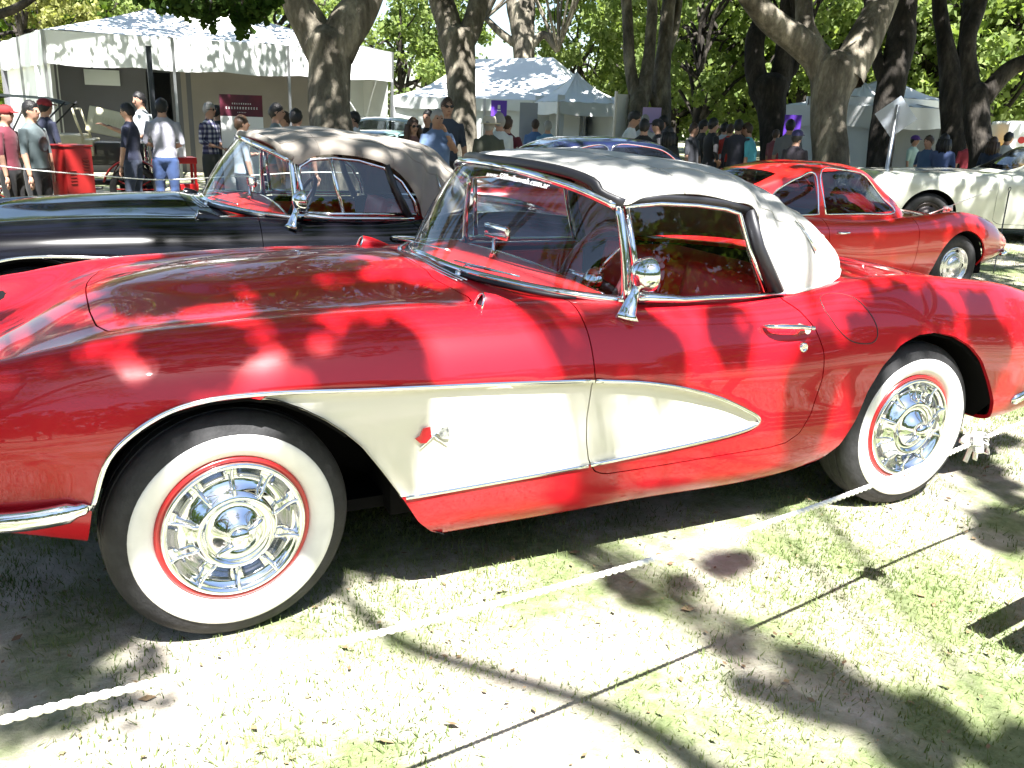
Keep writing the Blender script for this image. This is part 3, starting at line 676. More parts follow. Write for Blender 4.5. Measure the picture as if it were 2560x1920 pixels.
# ================================================================ other cars
def plain_wheel(parent, x, y, z, side, R, cap, M):
    w = empty('wheel', (x, y, z), 0 if side < 0 else math.pi); w.parent = parent; k = R/.31
    bm = bmesh.new(); lathe(bm, [(r*k, h) for r, h in [(.185, .05), (.19, .0), (.21, -.02), (.25, -.028), (.285, -.018), (.303, .0), (.309, .02), (.309, .13), (.30, .16), (.24, .175)]], 48); from_bm('tyre', bm, M['rubber'], w, angle=50)
    bm = bmesh.new(); lathe(bm, [(r*k, h) for r, h in [(.19, .0), (.185, -.012), (.178, -.008), (.172, .012), (.150, .022), (.135, .012), (.115, .0), (.1, .004), (.09, -.008), (.082, -.016), (.06, -.024), (.03, -.03), (.0005, -.031)]], 48); from_bm('rim', bm, cap, w)
    for q in range(5):
        a = 2*math.pi*q/5; bm = bmesh.new(); lathe(bm, [(.022*k, .013), (.0005, .0125)], 10, c=(.14*k*math.cos(a), 0, .14*k*math.sin(a))); o = from_bm('vent_hole', bm, M['under'], w); o.location.y = .002
    bm = bmesh.new(); lathe(bm, [(.2*k, .09), (.001, .09)], 24); from_bm('brake_drum', bm, M['under'], w)
def loft_car(root, sp, M):
    """sp: X, rows [(y,z)*n] from centre top to sill, roof stations, windows; car faces sp['face'] along x"""
    X0 = sp['X']; rows = sp['rows']; nr = len(rows)
    K = np.array([[c for r in rows for c in r[i]] for i in range(len(X0))], float)
    xs = np.linspace(X0[0], X0[-1], sp.get('nx', 90)); R = herm(X0, K, xs).reshape(len(xs), nr, 2); nv = 46
    P = np.zeros((len(xs), nv, 3))
    for i in range(len(xs)):
        A = np.vstack([[-R[i, 1, 0], R[i, 1, 1]], R[i]]); d = np.r_[0, np.cumsum(np.maximum(1e-4, np.linalg.norm(np.diff(A, axis=0), axis=1))**.7)]
        s = herm(d, A, np.linspace(d[1], d[-1], nv)); P[i, :, 0] = xs[i]; P[i, :, 1] = -s[:, 0]; P[i, :, 2] = s[:, 1]
    P[:, 0, 1] = 0
    X, Y, Z = P[..., 0], -P[..., 1], P[..., 2]
    phis = []
    for ax, az, ar in sp['arch']:
        poly = [(ax+ar*math.cos(a), az+ar*math.sin(a)) for a in np.linspace(0, 2*math.pi, 40, endpoint=False)]
        poly = [p for p in poly if p[1] > az-.02]+[(ax-ar*1.03, az-.5), (ax+ar*1.03, az-.5)]
        poly.sort(key=lambda p: math.atan2(p[1]-az+.1, p[0]-ax)); f = sdpoly(poly, X, Z); phis.append(np.where(Y < .4, 1, f))
    door = sdpoly(sp['door'], X, Z); door = np.where((Y < .4), .3, door)
    ck = sdpoly(sp['plan'], X, Y); ck = np.where(Z < sp['belt']-.12, .3, ck)
    g = .003
    def two(Q, ph): V, F = clip_grid(Q, ph); return [(V, F), (mir(V), [f[::-1] for f in F])]
    panel('body_shell', two(P, phis+[door-g, ck]), M['paint'], root, .015, ((xs[12], 0, 1), (0, 0, 1)))
    for s in (0, 1):
        sg = -1 if s == 0 else 1; d = empty('door', (0, 0, 0)); d.parent = root
        panel('door_skin', [two(P, [-door-g, ck])[s]], M['paint'], d, .012, ((sp['dc'][0], sg*.8, sp['dc'][1]), (0, sg, 0)))
        hx, hz, hy = sp['handle']; bm = bmesh.new(); tube(bm, [(hx-.06, sg*(hy-.01), hz), (hx-.05, sg*(hy+.025), hz), (hx+.05, sg*(hy+.025), hz), (hx+.06, sg*(hy-.01), hz)], .009, 8); from_bm('handle', bm, M['chrome'], d)
    B = P.copy(); B[..., 1] *= .965; B[..., 2] -= .02
    panel('inner_shell', two(B, [p-.004 for p in phis]+[ck-.01]), M['under'], root, 0)
    bm = bmesh.new(); box(bm, ((X0[0]+X0[-1])/2, 0, sp['floor']), (X0[-1]-X0[0]-.7, 1.2, .05)); from_bm('floor_pan', bm, M['under'], root, smooth=False)
    # wheel houses
    for ax, az, ar in sp['arch']:
        for sg in (-1, 1):
            bm = bmesh.new(); rr = []
            for yy in (sp['wy']+.02, .35): rr.append([bm.verts.new((ax+(ar+.006)*math.cos(a), sg*yy, az+(ar+.006)*math.sin(a))) for a in np.linspace(-.2, math.pi+.2, 20)])
            for k in range(19): bm.faces.new((rr[0][k], rr[0][k+1], rr[1][k+1], rr[1][k]))
            bm.faces.new(rr[1]); from_bm('wheel_house', bm, M['under'], root)
    # greenhouse
    gx = [r[0] for r in sp['roof']]; gk = np.array([r[1:] for r in sp['roof']], float)   # zr, yr, yb, zb
    gs = np.linspace(gx[0], gx[-1], 80); Gv = herm(gx, gk, gs); nq = 34; G = np.zeros((80, nq, 3))
    for i in range(80):
        zr, yr, yb, zb = Gv[i]; h = max(1e-3, zr-zb)
        sec = np.array([(-yr*.7, zr-.018*min(1, h/.2)), (0, zr), (yr*.7, zr-.018*min(1, h/.2)), (yr*.97, zr-.055*min(1, h/.25)), (yr*1.03, zr-.13*min(1, h/.3)), (yr+(yb-yr)*.55, zb+h*.42), (yb, zb), (yb+.004, zb-.03)])
        dd = np.r_[0, np.cumsum(np.maximum(1e-4, np.linalg.norm(np.diff(sec, axis=0), axis=1))**.7)]
        s = herm(dd, sec, np.linspace(dd[1], dd[-1], nq)); G[i, :, 0] = gs[i]; G[i, :, 1] = -s[:, 0]; G[i, :, 2] = s[:, 1]
    G[:, 0, 1] = 0
    gX, gY, gZ = G[..., 0], -G[..., 1], G[..., 2]; wf = []
    for poly in sp['side_win']: f = sdpoly(poly, gX, gZ); wf.append(np.where(gY < np.interp(gX, gs, Gv[:, 1])*.90, .4, f))
    for poly in sp['top_win']: f = sdpoly(poly, gX, gY); wf.append(np.where(gZ < sp['belt']-.05, .4, f))
    rf = panel('roof', two(G, [w-.0 for w in wf]), M.get('roofpaint', M['paint']), root, .012, ((gs[40], 0, 1.3), (0, 0, 1)))
    for q, w in enumerate(wf):
        pr = two(G, [-w])
        if q < len(sp['side_win']):
            for part in pr: panel('window', [part], M['glass'], root, 0)
        else: panel('window', pr, M['glass'], root, 0)
    for poly in sp['side_win']:
        for sg in (-1, 1):
            bm = bmesh.new(); pts = []
            for (x, z) in cr(list(poly)+[poly[0]], len(poly)*6)[:-1]:
                i = int(np.clip(np.searchsorted(gs, x), 0, 79)); o = np.argsort(G[i, 8:, 2]); pts.append((x, sg*(np.interp(z, G[i, 8:, 2][o], -G[i, 8:, 1][o])+.002), z))
            tube(bm, pts, .008, 6, closed=True); from_bm('window_trim', bm, M['chrome'], root)
    # seats and dash
    for sg in (-1, 1):
        bm = bmesh.new(); sx = sp['seat']; box(bm, (sx, sg*.32, sp['belt']-.22), (.14, .46, .56), bev=.04); box(bm, (sx+.28*sp['face'], sg*.32, sp['belt']-.42), (.5, .46, .14), bev=.04); from_bm('seat', bm, M['interior'], root)
    bm = bmesh.new(); box(bm, (sp['dash'], 0, sp['belt']-.06), (.25, 1.1, .12), bev=.03); from_bm('dashboard', bm, M['interior'], root)
    bm = bmesh.new(); sxw = sp['dash']-.22*sp['face']; tube(bm, [(sxw+.06*math.sin(a), -.32*sp['face']*-1+.18*math.cos(a), sp['belt']+.02+.17*math.sin(a)) for a in np.linspace(0, 2*math.pi, 28, endpoint=False)], .011, 6, closed=True); from_bm('steering_wheel', bm, M['black'], root)
    for ax, az, ar in sp['arch']:
        for sg in (-1, 1): plain_wheel(root, ax, sg*sp['wy'], sp['R']+.0, sg, sp['R'], M['cap'], M)
    for name, pts, r in sp.get('tubes', []):
        for sg in (-1, 1):
            bm = bmesh.new(); tube(bm, [(x, sg*y, z) for x, y, z in cr(pts, 16)], r, 8); from_bm(name, bm, M['chrome'], root)
    for nm, axis, c, prof, mt in sp.get('lamps', []):
        for sg in (-1, 1):
            bm = bmesh.new(); lathe(bm, prof, 24, axis='X', c=(c[0], sg*c[1], c[2])); from_bm(nm, bm, M[mt], root)
    return root
base = dict(chrome=CHROME, rubber=rubber, under=under, black=blk, glass=glass_mat('smoked_glass', (.38, .41, .43), 1.55), lens=lens, taillens=tail)
# --- red fastback coupe, faces +x : front axle x=0
gt_red = pmat('orange_red_paint', (.55, .012, .012), .3, coat=1, coat_rough=.02, var=.04)
GT = dict(face=1, X=[-3.24, -3.2, -3.0, -2.43, -1.8, -1.1, -.55, 0, .4, .7, .84, .87],
 rows=[[(0, z) for z in (.70, .80, .84, .86, .84, .80, .80, .76, .70, .60, .52, .47)],
  [(.40, .70), (.44, .80), (.46, .83), (.52, .86), (.54, .80), (.56, .75), (.54, .77), (.48, .755), (.42, .69), (.36, .59), (.30, .51), (.26, .47)],
  [(.50, .70), (.56, .79), (.60, .815), (.64, .83), (.66, .765), (.66, .735), (.66, .76), (.66, .80), (.62, .74), (.54, .63), (.46, .53), (.40, .47)],
  [(.56, .66), (.62, .73), (.68, .75), (.74, .74), (.745, .69), (.735, .68), (.745, .69), (.75, .715), (.71, .66), (.62, .57), (.53, .50), (.46, .45)],
  [(.58, .56), (.64, .58), (.70, .58), (.775, .57), (.775, .55), (.765, .55), (.775, .56), (.79, .57), (.75, .54), (.66, .49), (.56, .46), (.48, .43)],
  [(.56, .42), (.62, .40), (.68, .38), (.755, .36), (.765, .35), (.765, .35), (.765, .35), (.77, .36), (.73, .38), (.64, .39), (.54, .40), (.47, .40)],
  [(.52, .36), (.58, .33), (.63, .30), (.69, .24), (.71, .205), (.715, .20), (.71, .205), (.71, .24), (.67, .30), (.58, .35), (.5, .37), (.44, .38)]],
 arch=[(0, .30, .345), (-2.431, .30, .335)], wy=.70, R=.30, belt=.78, floor=.22,
 door=[(-.62, 1.2), (-.60, .6), (-.62, .30), (-.68, .25), (-1.58, .25), (-1.66, .32), (-1.68, .6), (-1.62, 1.2)], dc=(-1.1, .5), handle=(-1.52, .66, .755),
 plan=[(-.50, 0), (-.52, .30), (-.62, .55), (-.80, .605), (-1.6, .61), (-2.2, .56), (-2.6, .45), (-2.72, .3), (-2.76, 0), (-2.76, -.4), (-.5, -.4)],
 roof=[(-2.80, .862, .44, .46, .84), (-2.5, .985, .46, .56, .80), (-2.2, 1.085, .47, .595, .775), (-1.9, 1.165, .485, .615, .755), (-1.6, 1.212, .50, .62, .745), (-1.3, 1.222, .50, .62, .745), (-1.05, 1.19, .49, .62, .75), (-.85, 1.06, .50, .615, .755), (-.65, .915, .50, .59, .765), (-.50, .80, .42, .47, .775)],
 side_win=[[(-1.60, .80), (-1.60, 1.155), (-1.3, 1.165), (-1.09, 1.125), (-.93, .99), (-.76, .815), (-1.2, .80)], [(-1.68, .80), (-1.68, 1.14), (-1.85, 1.10), (-2.05, 1.01), (-2.22, .88), (-2.28, .815), (-2.0, .80)]],
 top_win=[[(-.58, -.3), (-.58, .38), (-.70, .48), (-.95, .455), (-1.04, .43), (-1.05, -.3)], [(-1.98, -.3), (-1.98, .36), (-2.2, .40), (-2.55, .38), (-2.62, .3), (-2.64, -.3)]],
 seat=-1.75, dash=-.78,
 tubes=[('front_bumper', [(.60, .74, .40), (.76, .66, .40), (.90, .45, .40), (.92, .22, .40)], .022), ('rear_bumper', [(-3.0, .76, .47), (-3.2, .70, .47), (-3.28, .52, .47), (-3.30, .25, .47)], .022)],
 lamps=[('tail_lamp_ring', 'X', (-3.235, .43, .64), [(.075, -.01), (.078, -.035), (.068, -.035), (.062, -.012)], 'black'), ('tail_lamp', 'X', (-3.235, .43, .64), [(.064, -.012), (.05, -.03), (.0005, -.034)], 'darklens'), ('tail_lamp_ring', 'X', (-3.235, .24, .64), [(.075, -.01), (.078, -.035), (.068, -.035), (.062, -.012)], 'black'), ('tail_lamp', 'X', (-3.235, .24, .64), [(.064, -.012), (.05, -.03), (.0005, -.034)], 'darklens')])
Mgt = dict(base, paint=gt_red, interior=pmat('dark_vinyl', (.02, .02, .022), .6), cap=pmat('silver_wheel', (.7, .71, .72), .25, .9), darklens=pmat('smoked_lens', (.03, .01, .015), .15, coat=1))
gpos = onY((2060, 570), 2.62)
coupe = loft_car(empty('fastback_coupe', (gpos[0], 3.32, -.06), 0), GT, Mgt)
tag(coupe, 'small red fastback coupe with chrome-edged side windows parked behind the convertibles', 'car', 'parked show cars')
# --- pale cream hardtop, faces -x (built facing +x, turned round)
PONY = dict(face=1, X=[-3.55, -3.45, -3.2, -2.74, -2.0, -1.2, -.5, 0, .45, .74, .82, .84],
 rows=[[(0, z) for z in (.72, .86, .90, .92, .93, .93, .94, .92, .89, .85, .74, .62)],
  [(.50, .72), (.55, .86), (.58, .89), (.62, .915), (.64, .92), (.64, .925), (.64, .935), (.62, .915), (.60, .885), (.56, .85), (.55, .74), (.54, .62)],
  [(.66, .72), (.72, .855), (.76, .88), (.79, .895), (.80, .895), (.80, .90), (.80, .90), (.79, .895), (.77, .875), (.74, .84), (.72, .74), (.70, .62)],
  [(.70, .70), (.76, .81), (.80, .835), (.835, .845), (.84, .84), (.84, .84), (.84, .84), (.83, .835), (.815, .82), (.79, .79), (.76, .71), (.72, .62)],
  [(.71, .62), (.77, .66), (.81, .68), (.855, .69), (.865, .69), (.86, .69), (.86, .69), (.855, .68), (.835, .67), (.80, .65), (.77, .61), (.73, .57)],
  [(.70, .52), (.76, .52), (.80, .52), (.84, .50), (.845, .50), (.84, .50), (.845, .50), (.84, .50), (.82, .50), (.79, .50), (.76, .51), (.72, .50)],
  [(.66, .42), (.72, .38), (.76, .34), (.80, .28), (.80, .22), (.80, .22), (.80, .22), (.79, .26), (.77, .33), (.74, .37), (.71, .40), (.68, .42)]],
 arch=[(0, .33, .375), (-2.74, .33, .365)], wy=.78, R=.325, belt=.92, floor=.24,
 door=[(-.62, 1.4), (-.60, .6), (-.62, .32), (-.70, .27), (-1.75, .27), (-1.85, .35), (-1.86, .7), (-1.84, 1.4)], dc=(-1.2, .6), handle=(-1.7, .77, .85),
 plan=[(-.62, 0), (-.64, .4), (-.75, .66), (-.95, .72), (-2.2, .72), (-2.6, .66), (-2.76, .4), (-2.78, 0), (-2.78, -.4), (-.6, -.4)],
 roof=[(-2.82, .93, .50, .60, .91), (-2.6, 1.06, .52, .68, .90), (-2.4, 1.20, .53, .71, .895), (-2.2, 1.285, .53, .72, .89), (-1.8, 1.325, .545, .725, .89), (-1.45, 1.325, .545, .725, .89), (-1.22, 1.29, .54, .72, .89), (-1.0, 1.15, .55, .72, .90), (-.78, 1.01, .55, .69, .905), (-.60, .93, .50, .58, .91)],
 side_win=[[(-1.75, .93), (-1.75, 1.25), (-1.4, 1.26), (-1.25, 1.225), (-1.08, 1.10), (-.90, .94), (-1.3, .93)], [(-1.80, .93), (-1.80, 1.25), (-2.05, 1.235), (-2.22, 1.15), (-2.28, .94)]],
 top_win=[[(-.70, -.3), (-.70, .45), (-.85, .52), (-1.1, .51), (-1.2, .49), (-1.21, -.3)], [(-2.3, -.3), (-2.3, .46), (-2.5, .47), (-2.7, .45), (-2.72, -.3)]],
 seat=-1.85, dash=-.95,
 tubes=[('front_bumper', [(.55, .83, .46), (.74, .82, .46), (.88, .74, .46), (.92, .4, .46), (.93, .05, .46)], .035), ('rear_bumper', [(-3.3, .83, .48), (-3.52, .78, .48), (-3.6, .4, .48), (-3.6, .05, .48)], .035)],
 lamps=[('headlight', 'X', (.80, .62, .70), [(.09, -.02), (.095, .05), (.08, .06), (.04, .075), (.0005, .08)], 'lens')])
PON2 = dict(PONY); dx = .40
for k in ('door', 'plan'): PON2[k] = [(a-(dx if k == 'plan' else .25), b) for a, b in PONY[k]]
for k in ('side_win', 'top_win'): PON2[k] = [[(a-dx, b) for a, b in q] for q in PONY[k]]
PON2['roof'] = [(r[0]-dx, *r[1:]) for r in PONY['roof']]; PON2['seat'] = PONY['seat']-dx; PON2['dash'] = PONY['dash']-dx; PON2['dc'] = (-1.4, .6); PON2['handle'] = (-1.95, .77, .85)
cream_car = pmat('cream_white_paint', (.62, .63, .55), .35, coat=1, coat_rough=.03, var=.03)
Mp = dict(base, paint=cream_car, interior=pmat('dark_vinyl', (.02, .02, .022), .6), cap=pmat('dark_wheel', (.05, .04, .04), .4, .4))
wp = atD((2003, 458), 12.1)
pony = loft_car(empty('hardtop_coupe', (wp[0]+.366, wp[1]+.689, .0), math.pi-rad(28)), PON2, Mp)
tag(pony, 'cream white two-door hardtop with dark wheels parked under the trees', 'car', 'parked show cars')
def side_sedan(name, v, t, rz, paint, label, dz=0, cap='silver_wheel', gl=None, roof=None):
    p = atD(v, t); z = terrain(p[0], p[1])
    Mx = dict(base, paint=paint, interior=MATS['dark_vinyl'], cap=MATS[cap])
    if roof: Mx['roofpaint'] = roof
    r = loft_car(empty(name, (p[0], p[1], z+dz), rz), PONY, Mx); tag(r, label, 'car', 'parked show cars'); return r
side_sedan('parked_saloon', (655, 330), 18.5, rad(160), pmat('pale_blue_paint', (.55, .62, .66), .3, coat=1), 'pale blue-grey saloon parked beside the big left tent behind the onlookers', .18)
side_sedan('parked_saloon', (985, 360), 16.0, rad(20), pmat('sea_green_paint', (.16, .26, .25), .3, coat=1), 'dark sea-green car parked between the older man and the tree', .0)
side_sedan('parked_coupe', (1640, 395), 8.8, rad(-12), pmat('dark_red_paint', (.40, .02, .03), .25, coat=1), 'dark red coupe whose curved roof shows over the stone canvas top', -.02, roof=pmat('blue_reflection_roof', (.01, .015, .05), .15, coat=1))  # roof colour imitates dark glass with blue reflections
# ================================================================ trees
def bark_mat(name, c1, c2, c3, sc=3.0):
    M = bpy.data.materials.new(name); M.use_nodes = True; t = M.node_tree; b = t.nodes['Principled BSDF']; L = t.links.new
    b.inputs['Roughness'].default_value = .9; b.inputs['Specular IOR Level'].default_value = .2
    tc = t.nodes.new('ShaderNodeTexCoord'); mp = t.nodes.new('ShaderNodeMapping'); mp.inputs['Scale'].default_value = (1, 1, .35); L(tc.outputs['Object'], mp.inputs['Vector'])
    n = t.nodes.new('ShaderNodeTexNoise'); n.inputs['Scale'].default_value = sc; n.inputs['Detail'].default_value = 8; n.inputs['Roughness'].default_value = .7; L(mp.outputs[0], n.inputs['Vector'])
    r = t.nodes.new('ShaderNodeValToRGB'); e = r.color_ramp.elements; e[0].position = .36; e[0].color = (*c1, 1); e[1].position = .66; e[1].color = (*c3, 1); m = e.new(.5); m.color = (*c2, 1); L(n.outputs['Fac'], r.inputs[0]); L(r.outputs[0], b.inputs['Base Color'])
    n2 = t.nodes.new('ShaderNodeTexNoise'); n2.inputs['Scale'].default_value = 14; n2.inputs['Detail'].default_value = 8; L(mp.outputs[0], n2.inputs['Vector'])
    bp = t.nodes.new('ShaderNodeBump'); bp.inputs['Strength'].default_value = .9; bp.inputs['Distance'].default_value = .05; L(n2.outputs['Fac'], bp.inputs['Height']); L(bp.outputs[0], b.inputs['Normal'])
    return M
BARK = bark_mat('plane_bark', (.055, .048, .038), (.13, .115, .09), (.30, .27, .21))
BARKD = bark_mat('shaded_bark', (.012, .011, .010), (.030, .026, .022), (.08, .07, .058))  # bark colour lowered so the trunks look deep in shade
LEAF = leaf_mat('plane_leaf', (.045, .085, .016), (.12, .17, .035), .5)
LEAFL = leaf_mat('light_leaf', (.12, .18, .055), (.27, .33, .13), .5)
LEAFD = leaf_mat('dark_leaf', (.025, .055, .014), (.07, .11, .03), .4)
LEAFY = leaf_mat('yellow_leaf', (.19, .21, .07), (.36, .36, .15), .4)
def rough_tube(bm, pts, rs, seg=14, amp=.10, seed=0, sub=4):
    k = np.arange(len(pts), dtype=float); uu = np.linspace(0, len(pts)-1, (len(pts)-1)*sub+1)
    P = herm(k, np.array(pts, float), uu); Rr = herm(k, np.array(rs, float), uu); fr = frames(P); rings = []
    for i, (p, t, a, b) in enumerate(fr):
        ring = []
        for q in range(seg):
            an = 2*math.pi*q/seg; d = a*math.cos(an)+b*math.sin(an)
            rr = max(.004, Rr[i])*(1+amp*noise.noise(Vector((d.x*1.6+seed, d.y*1.6, (p.z+p.x)*1.3+d.z)))+.4*amp*noise.noise(Vector((d.x*5, d.y*5+seed, p.z*4))))
            ring.append(bm.verts.new(p+d*rr))
        rings.append(ring)
    for i in range(len(rings)-1):
        for q in range(seg): bm.faces.new((rings[i][q], rings[i][(q+1) % seg], rings[i+1][(q+1) % seg], rings[i+1][q]))
    bm.faces.new(rings[-1])
def leaf_quads(R, centers, rad_, per, size, flat=.7, droop=0.0):
    C = np.asarray(centers, float); n = len(C)*per; c = np.repeat(C, per, 0); rr = np.repeat(np.asarray(rad_, float)*np.ones(len(C)), per)
    d = R.normal(size=(n, 3)); d[:, 2] *= flat; d = d/np.linalg.norm(d, axis=1, keepdims=True)*(R.rand(n, 1)**.45); c = c+d*rr[:, None]
    s = R.uniform(.6, 1.25, n)*size
    u = R.normal(size=(n, 3)); u[:, 2] -= droop; u /= np.linalg.norm(u, axis=1, keepdims=True); w = np.cross(u, R.normal(size=(n, 3))); w /= np.linalg.norm(w, axis=1, keepdims=True)
    u = u*s[:, None]; w = w*(s*.42)[:, None]; nrm = np.cross(u, w)*.6/size
    return np.stack([c-u*.5, c+w+u*.05+nrm*.5, c+u*.5, c-w+u*.05+nrm*.5], 1)
def crown_mesh(name, seed, rx, ry, rz, nc, per, size, hollow=.45):
    R = np.random.RandomState(seed); C = []; 
    while len(C) < nc:
        p = R.uniform(-1, 1, 3); r = np.linalg.norm(p)
        if r > 1 or r < hollow*R.rand(): continue
        q = p*np.array([rx, ry, rz]); 
        if noise.noise(Vector(q*.45)+Vector((seed, 0, 0))) < -.12: continue
        C.append(q)
    C = np.array(C); return C, quads_mesh(name, leaf_quads(R, C, R.uniform(.35, .85, nc)*rx/4.2, per, size), None)
CROWNS = {}
for i, (nm, a) in enumerate(dict(c0=(11, 4.6, 4.6, 2.6, 85, 75, .20), c1=(12, 4.2, 4.4, 3.0, 80, 75, .20), f0=(21, 3.6, 3.6, 4.6, 120, 70, .26), f1=(22, 4.2, 4.0, 4.0, 120, 70, .26), f2=(23, 3.0, 3.2, 4.2, 100, 70, .24)).items()):
    CROWNS[nm] = crown_mesh('crown', *a)
def spread_limbs(bm, R, start, r0, C, origin, n, seed):
    """limbs from start into crown clumps C (local) offset by origin"""
    idx = R.choice(len(C), n, replace=False)
    for k in idx:
        e = np.asarray(origin)+C[k]; s = np.asarray(start, float); d = e-s; L = np.linalg.norm(d)
        m1 = s+d*.35+R.normal(size=3)*L*.07+np.array([0, 0, .06*L]); m2 = s+d*.7+R.normal(size=3)*L*.06
        rough_tube(bm, [s, m1, m2, e], [r0*R.uniform(.35, .6), r0*.34, r0*.2, r0*.05], 7, .08, seed, 3)
def pix_tree(name, label, t, branches, crown=None, bark=None, leaf=None, group=None, zoff=0, limbs=9, base_flare=1.25):
    """branches: lists of (vx, vy, width_px, dt) traced at depth t; first one is the trunk, dropped to the ground"""
    bp = atD(branches[0][0][:2], t+branches[0][0][3]); gz = terrain(bp[0], bp[1])
    root = empty(name, (bp[0], bp[1], gz)); o3 = np.array([bp[0], bp[1], gz]); R = np.random.RandomState(int(t*10)+len(branches)); bm = bmesh.new(); tops = []
    for bi, br in enumerate(branches):
        pts = [atD((a, b), t+dt)-o3 for a, b, w_, dt in br]; rs = [w_*(t+dt)/1916*.5 for a, b, w_, dt in br]
        if bi == 0:
            p0 = np.array(pts[0]); pts = [np.array([p0[0], p0[1], -.15]), np.array([p0[0], p0[1], .25])]+pts; rs = [rs[0]*base_flare*1.15, rs[0]*base_flare]+rs
            if pts[2][2] < .5: pts.pop(1); rs.pop(1)
        if bi == 0 and len(branches) > 1:
            e1 = np.array(pts[-1]); dv = e1-np.array(pts[-2]); dv = dv/np.linalg.norm(dv); pts = list(pts)+[e1+dv*rs[-1]*.5, e1+dv*rs[-1]*.75]; rs = list(rs)+[rs[-1]*.72, rs[-1]*.15]
        rough_tube(bm, pts, rs, 16 if bi == 0 else 12, .10, bi*3.1+t, 5)
        if bi > 0 or len(branches) == 1: tops.append((pts[-1], rs[-1]))
    if crown:
        cn, sc, (ox, oy, oz) = crown; C, me = CROWNS[cn]; C2 = C*sc; cen = np.array([ox, oy, oz])
        for p, r in tops:
            if p[2] > 2.2: spread_limbs(bm, R, p, max(r, .05), C2, cen, limbs, t)
    from_bm('trunk', bm, bark or BARK, root)
    if crown:
        m2 = me.copy() if len(me.materials) else me
        if len(m2.materials) == 0: m2.materials.append(leaf or LEAF)
        else: m2.materials[0] = leaf or LEAF
        o = link('crown', m2, None, root); o.location = cen; o.scale = (sc, sc, sc); o.rotation_euler = (0, 0, R.rand()*6.28)
    tag(root, label, 'tree', group or 'park trees'); return root
T1 = pix_tree('plane_tree', 'thick forked plane tree trunk in front of the big left tent', 12.0, [
 [(722, 330, 100, 0), (712, 240, 92, 0), (712, 165, 92, 0), (713, 125, 98, 0), (712, 98, 112, 0)],
 [(700, 118, 78, 0), (676, 66, 78, 0), (650, 22, 70, -.1), (632, -20, 62, -.2), (600, -120, 54, -.6), (560, -260, 44, -1)],
 [(724, 118, 84, 0), (746, 66, 88, 0), (778, 18, 80, .1), (800, -30, 70, .2), (840, -140, 58, .6), (900, -300, 46, 1.0)]], ('c0', 1.25, (.2, -.8, 8.4)))
T2 = pix_tree('plane_tree', 'pale plane tree splitting into two upright limbs left of the white hip-roofed tent', 16.0, [
 [(1003, 330, 60, 0), (998, 250, 62, 0), (996, 180, 62, 0), (992, 120, 70, 0), (985, 85, 80, 0)],
 [(980, 100, 58, 0), (968, 50, 56, 0), (952, 0, 54, 0), (938, -60, 48, -.3), (905, -200, 40, -.8)],
 [(996, 100, 56, 0), (1018, 58, 46, 0), (1036, 0, 44, .1), (1052, -70, 40, .3), (1095, -220, 32, .8)]], ('c1', .85, (0, -1.2, 10.2)))
T3 = pix_tree('plane_tree', 'tall straight trunk rising behind the white hip-roofed tent', 34.0, [
 [(1133, 330, 44, 0), (1133, 200, 44, 0), (1132, 120, 46, 0), (1128, 50, 54, 0), (1124, 0, 60, 0), (1118, -120, 50, 0)],
 [(1138, 110, 20, 0), (1175, 75, 18, 0), (1205, 110, 14, 0)], [(1120, 100, 18, 0), (1080, 70, 16, 0), (1050, 40, 12, 0)]], ('c0', 1.5, (0, 0, 12.5)), group='park trees')
T4 = pix_tree('plane_tree', 'cluster of slim upright trunks beside the white side wall', 20.0, [
 [(1378, 330, 46, 0), (1376, 270, 44, 0), (1380, 220, 44, 0), (1392, 190, 36, 0), (1402, 120, 26, 0), (1408, 40, 24, 0), (1412, -60, 20, .2), (1420, -200, 14, .5)],
 [(1375, 215, 32, 0), (1362, 150, 26, 0), (1357, 70, 24, 0), (1352, -10, 22, 0), (1340, -160, 16, -.3)],
 [(1425, 330, 46, .3), (1428, 230, 44, .3), (1432, 140, 36, .3), (1440, 60, 32, .3), (1450, -40, 26, .3), (1470, -200, 16, .6)],
 [(1395, 195, 18, 0), (1412, 215, 20, .1), (1424, 240, 26, .3)], [(1440, 120, 18, .3), (1458, 70, 16, .3), (1470, -20, 14, .4)]], ('c1', 1.5, (.4, 0, 11.5)), bark=BARK)
T5 = pix_tree('plane_tree', 'dark forked trunk left of the broad spreading tree', 19.0, [
 [(1668, 340, 54, 0), (1668, 260, 56, 0), (1664, 220, 66, 0), (1660, 190, 84, 0)],
 [(1648, 200, 50, 0), (1632, 150, 44, 0), (1630, 90, 40, 0), (1645, 40, 36, .1), (1655, -30, 30, .2), (1660, -200, 22, .4)],
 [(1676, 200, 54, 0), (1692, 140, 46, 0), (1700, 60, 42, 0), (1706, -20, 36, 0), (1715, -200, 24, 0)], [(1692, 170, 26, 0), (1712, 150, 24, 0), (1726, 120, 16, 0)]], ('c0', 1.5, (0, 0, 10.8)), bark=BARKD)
T6 = pix_tree('plane_tree', 'broad plane tree with a pale sunlit left limb behind the small red coupe', 14.0, [
 [(1795, 350, 76, 0), (1790, 270, 74, 0), (1792, 215, 80, 0), (1800, 175, 96, 0), (1806, 150, 104, 0)],
 [(1792, 170, 74, 0), (1762, 122, 66, 0), (1722, 85, 62, -.1), (1680, 55, 56, -.2), (1642, 20, 50, -.4), (1600, -40, 46, -.7), (1560, -160, 36, -1.2)],
 [(1826, 170, 82, 0), (1850, 120, 78, 0), (1880, 60, 72, .1), (1908, 0, 62, .2), (1945, -80, 52, .5), (1990, -220, 40, 1)],
 [(1770, 110, 36, 0), (1742, 60, 38, .1), (1736, 0, 36, .2), (1730, -120, 28, .4)]], ('c1', 1.25, (0, -.5, 9.0)))
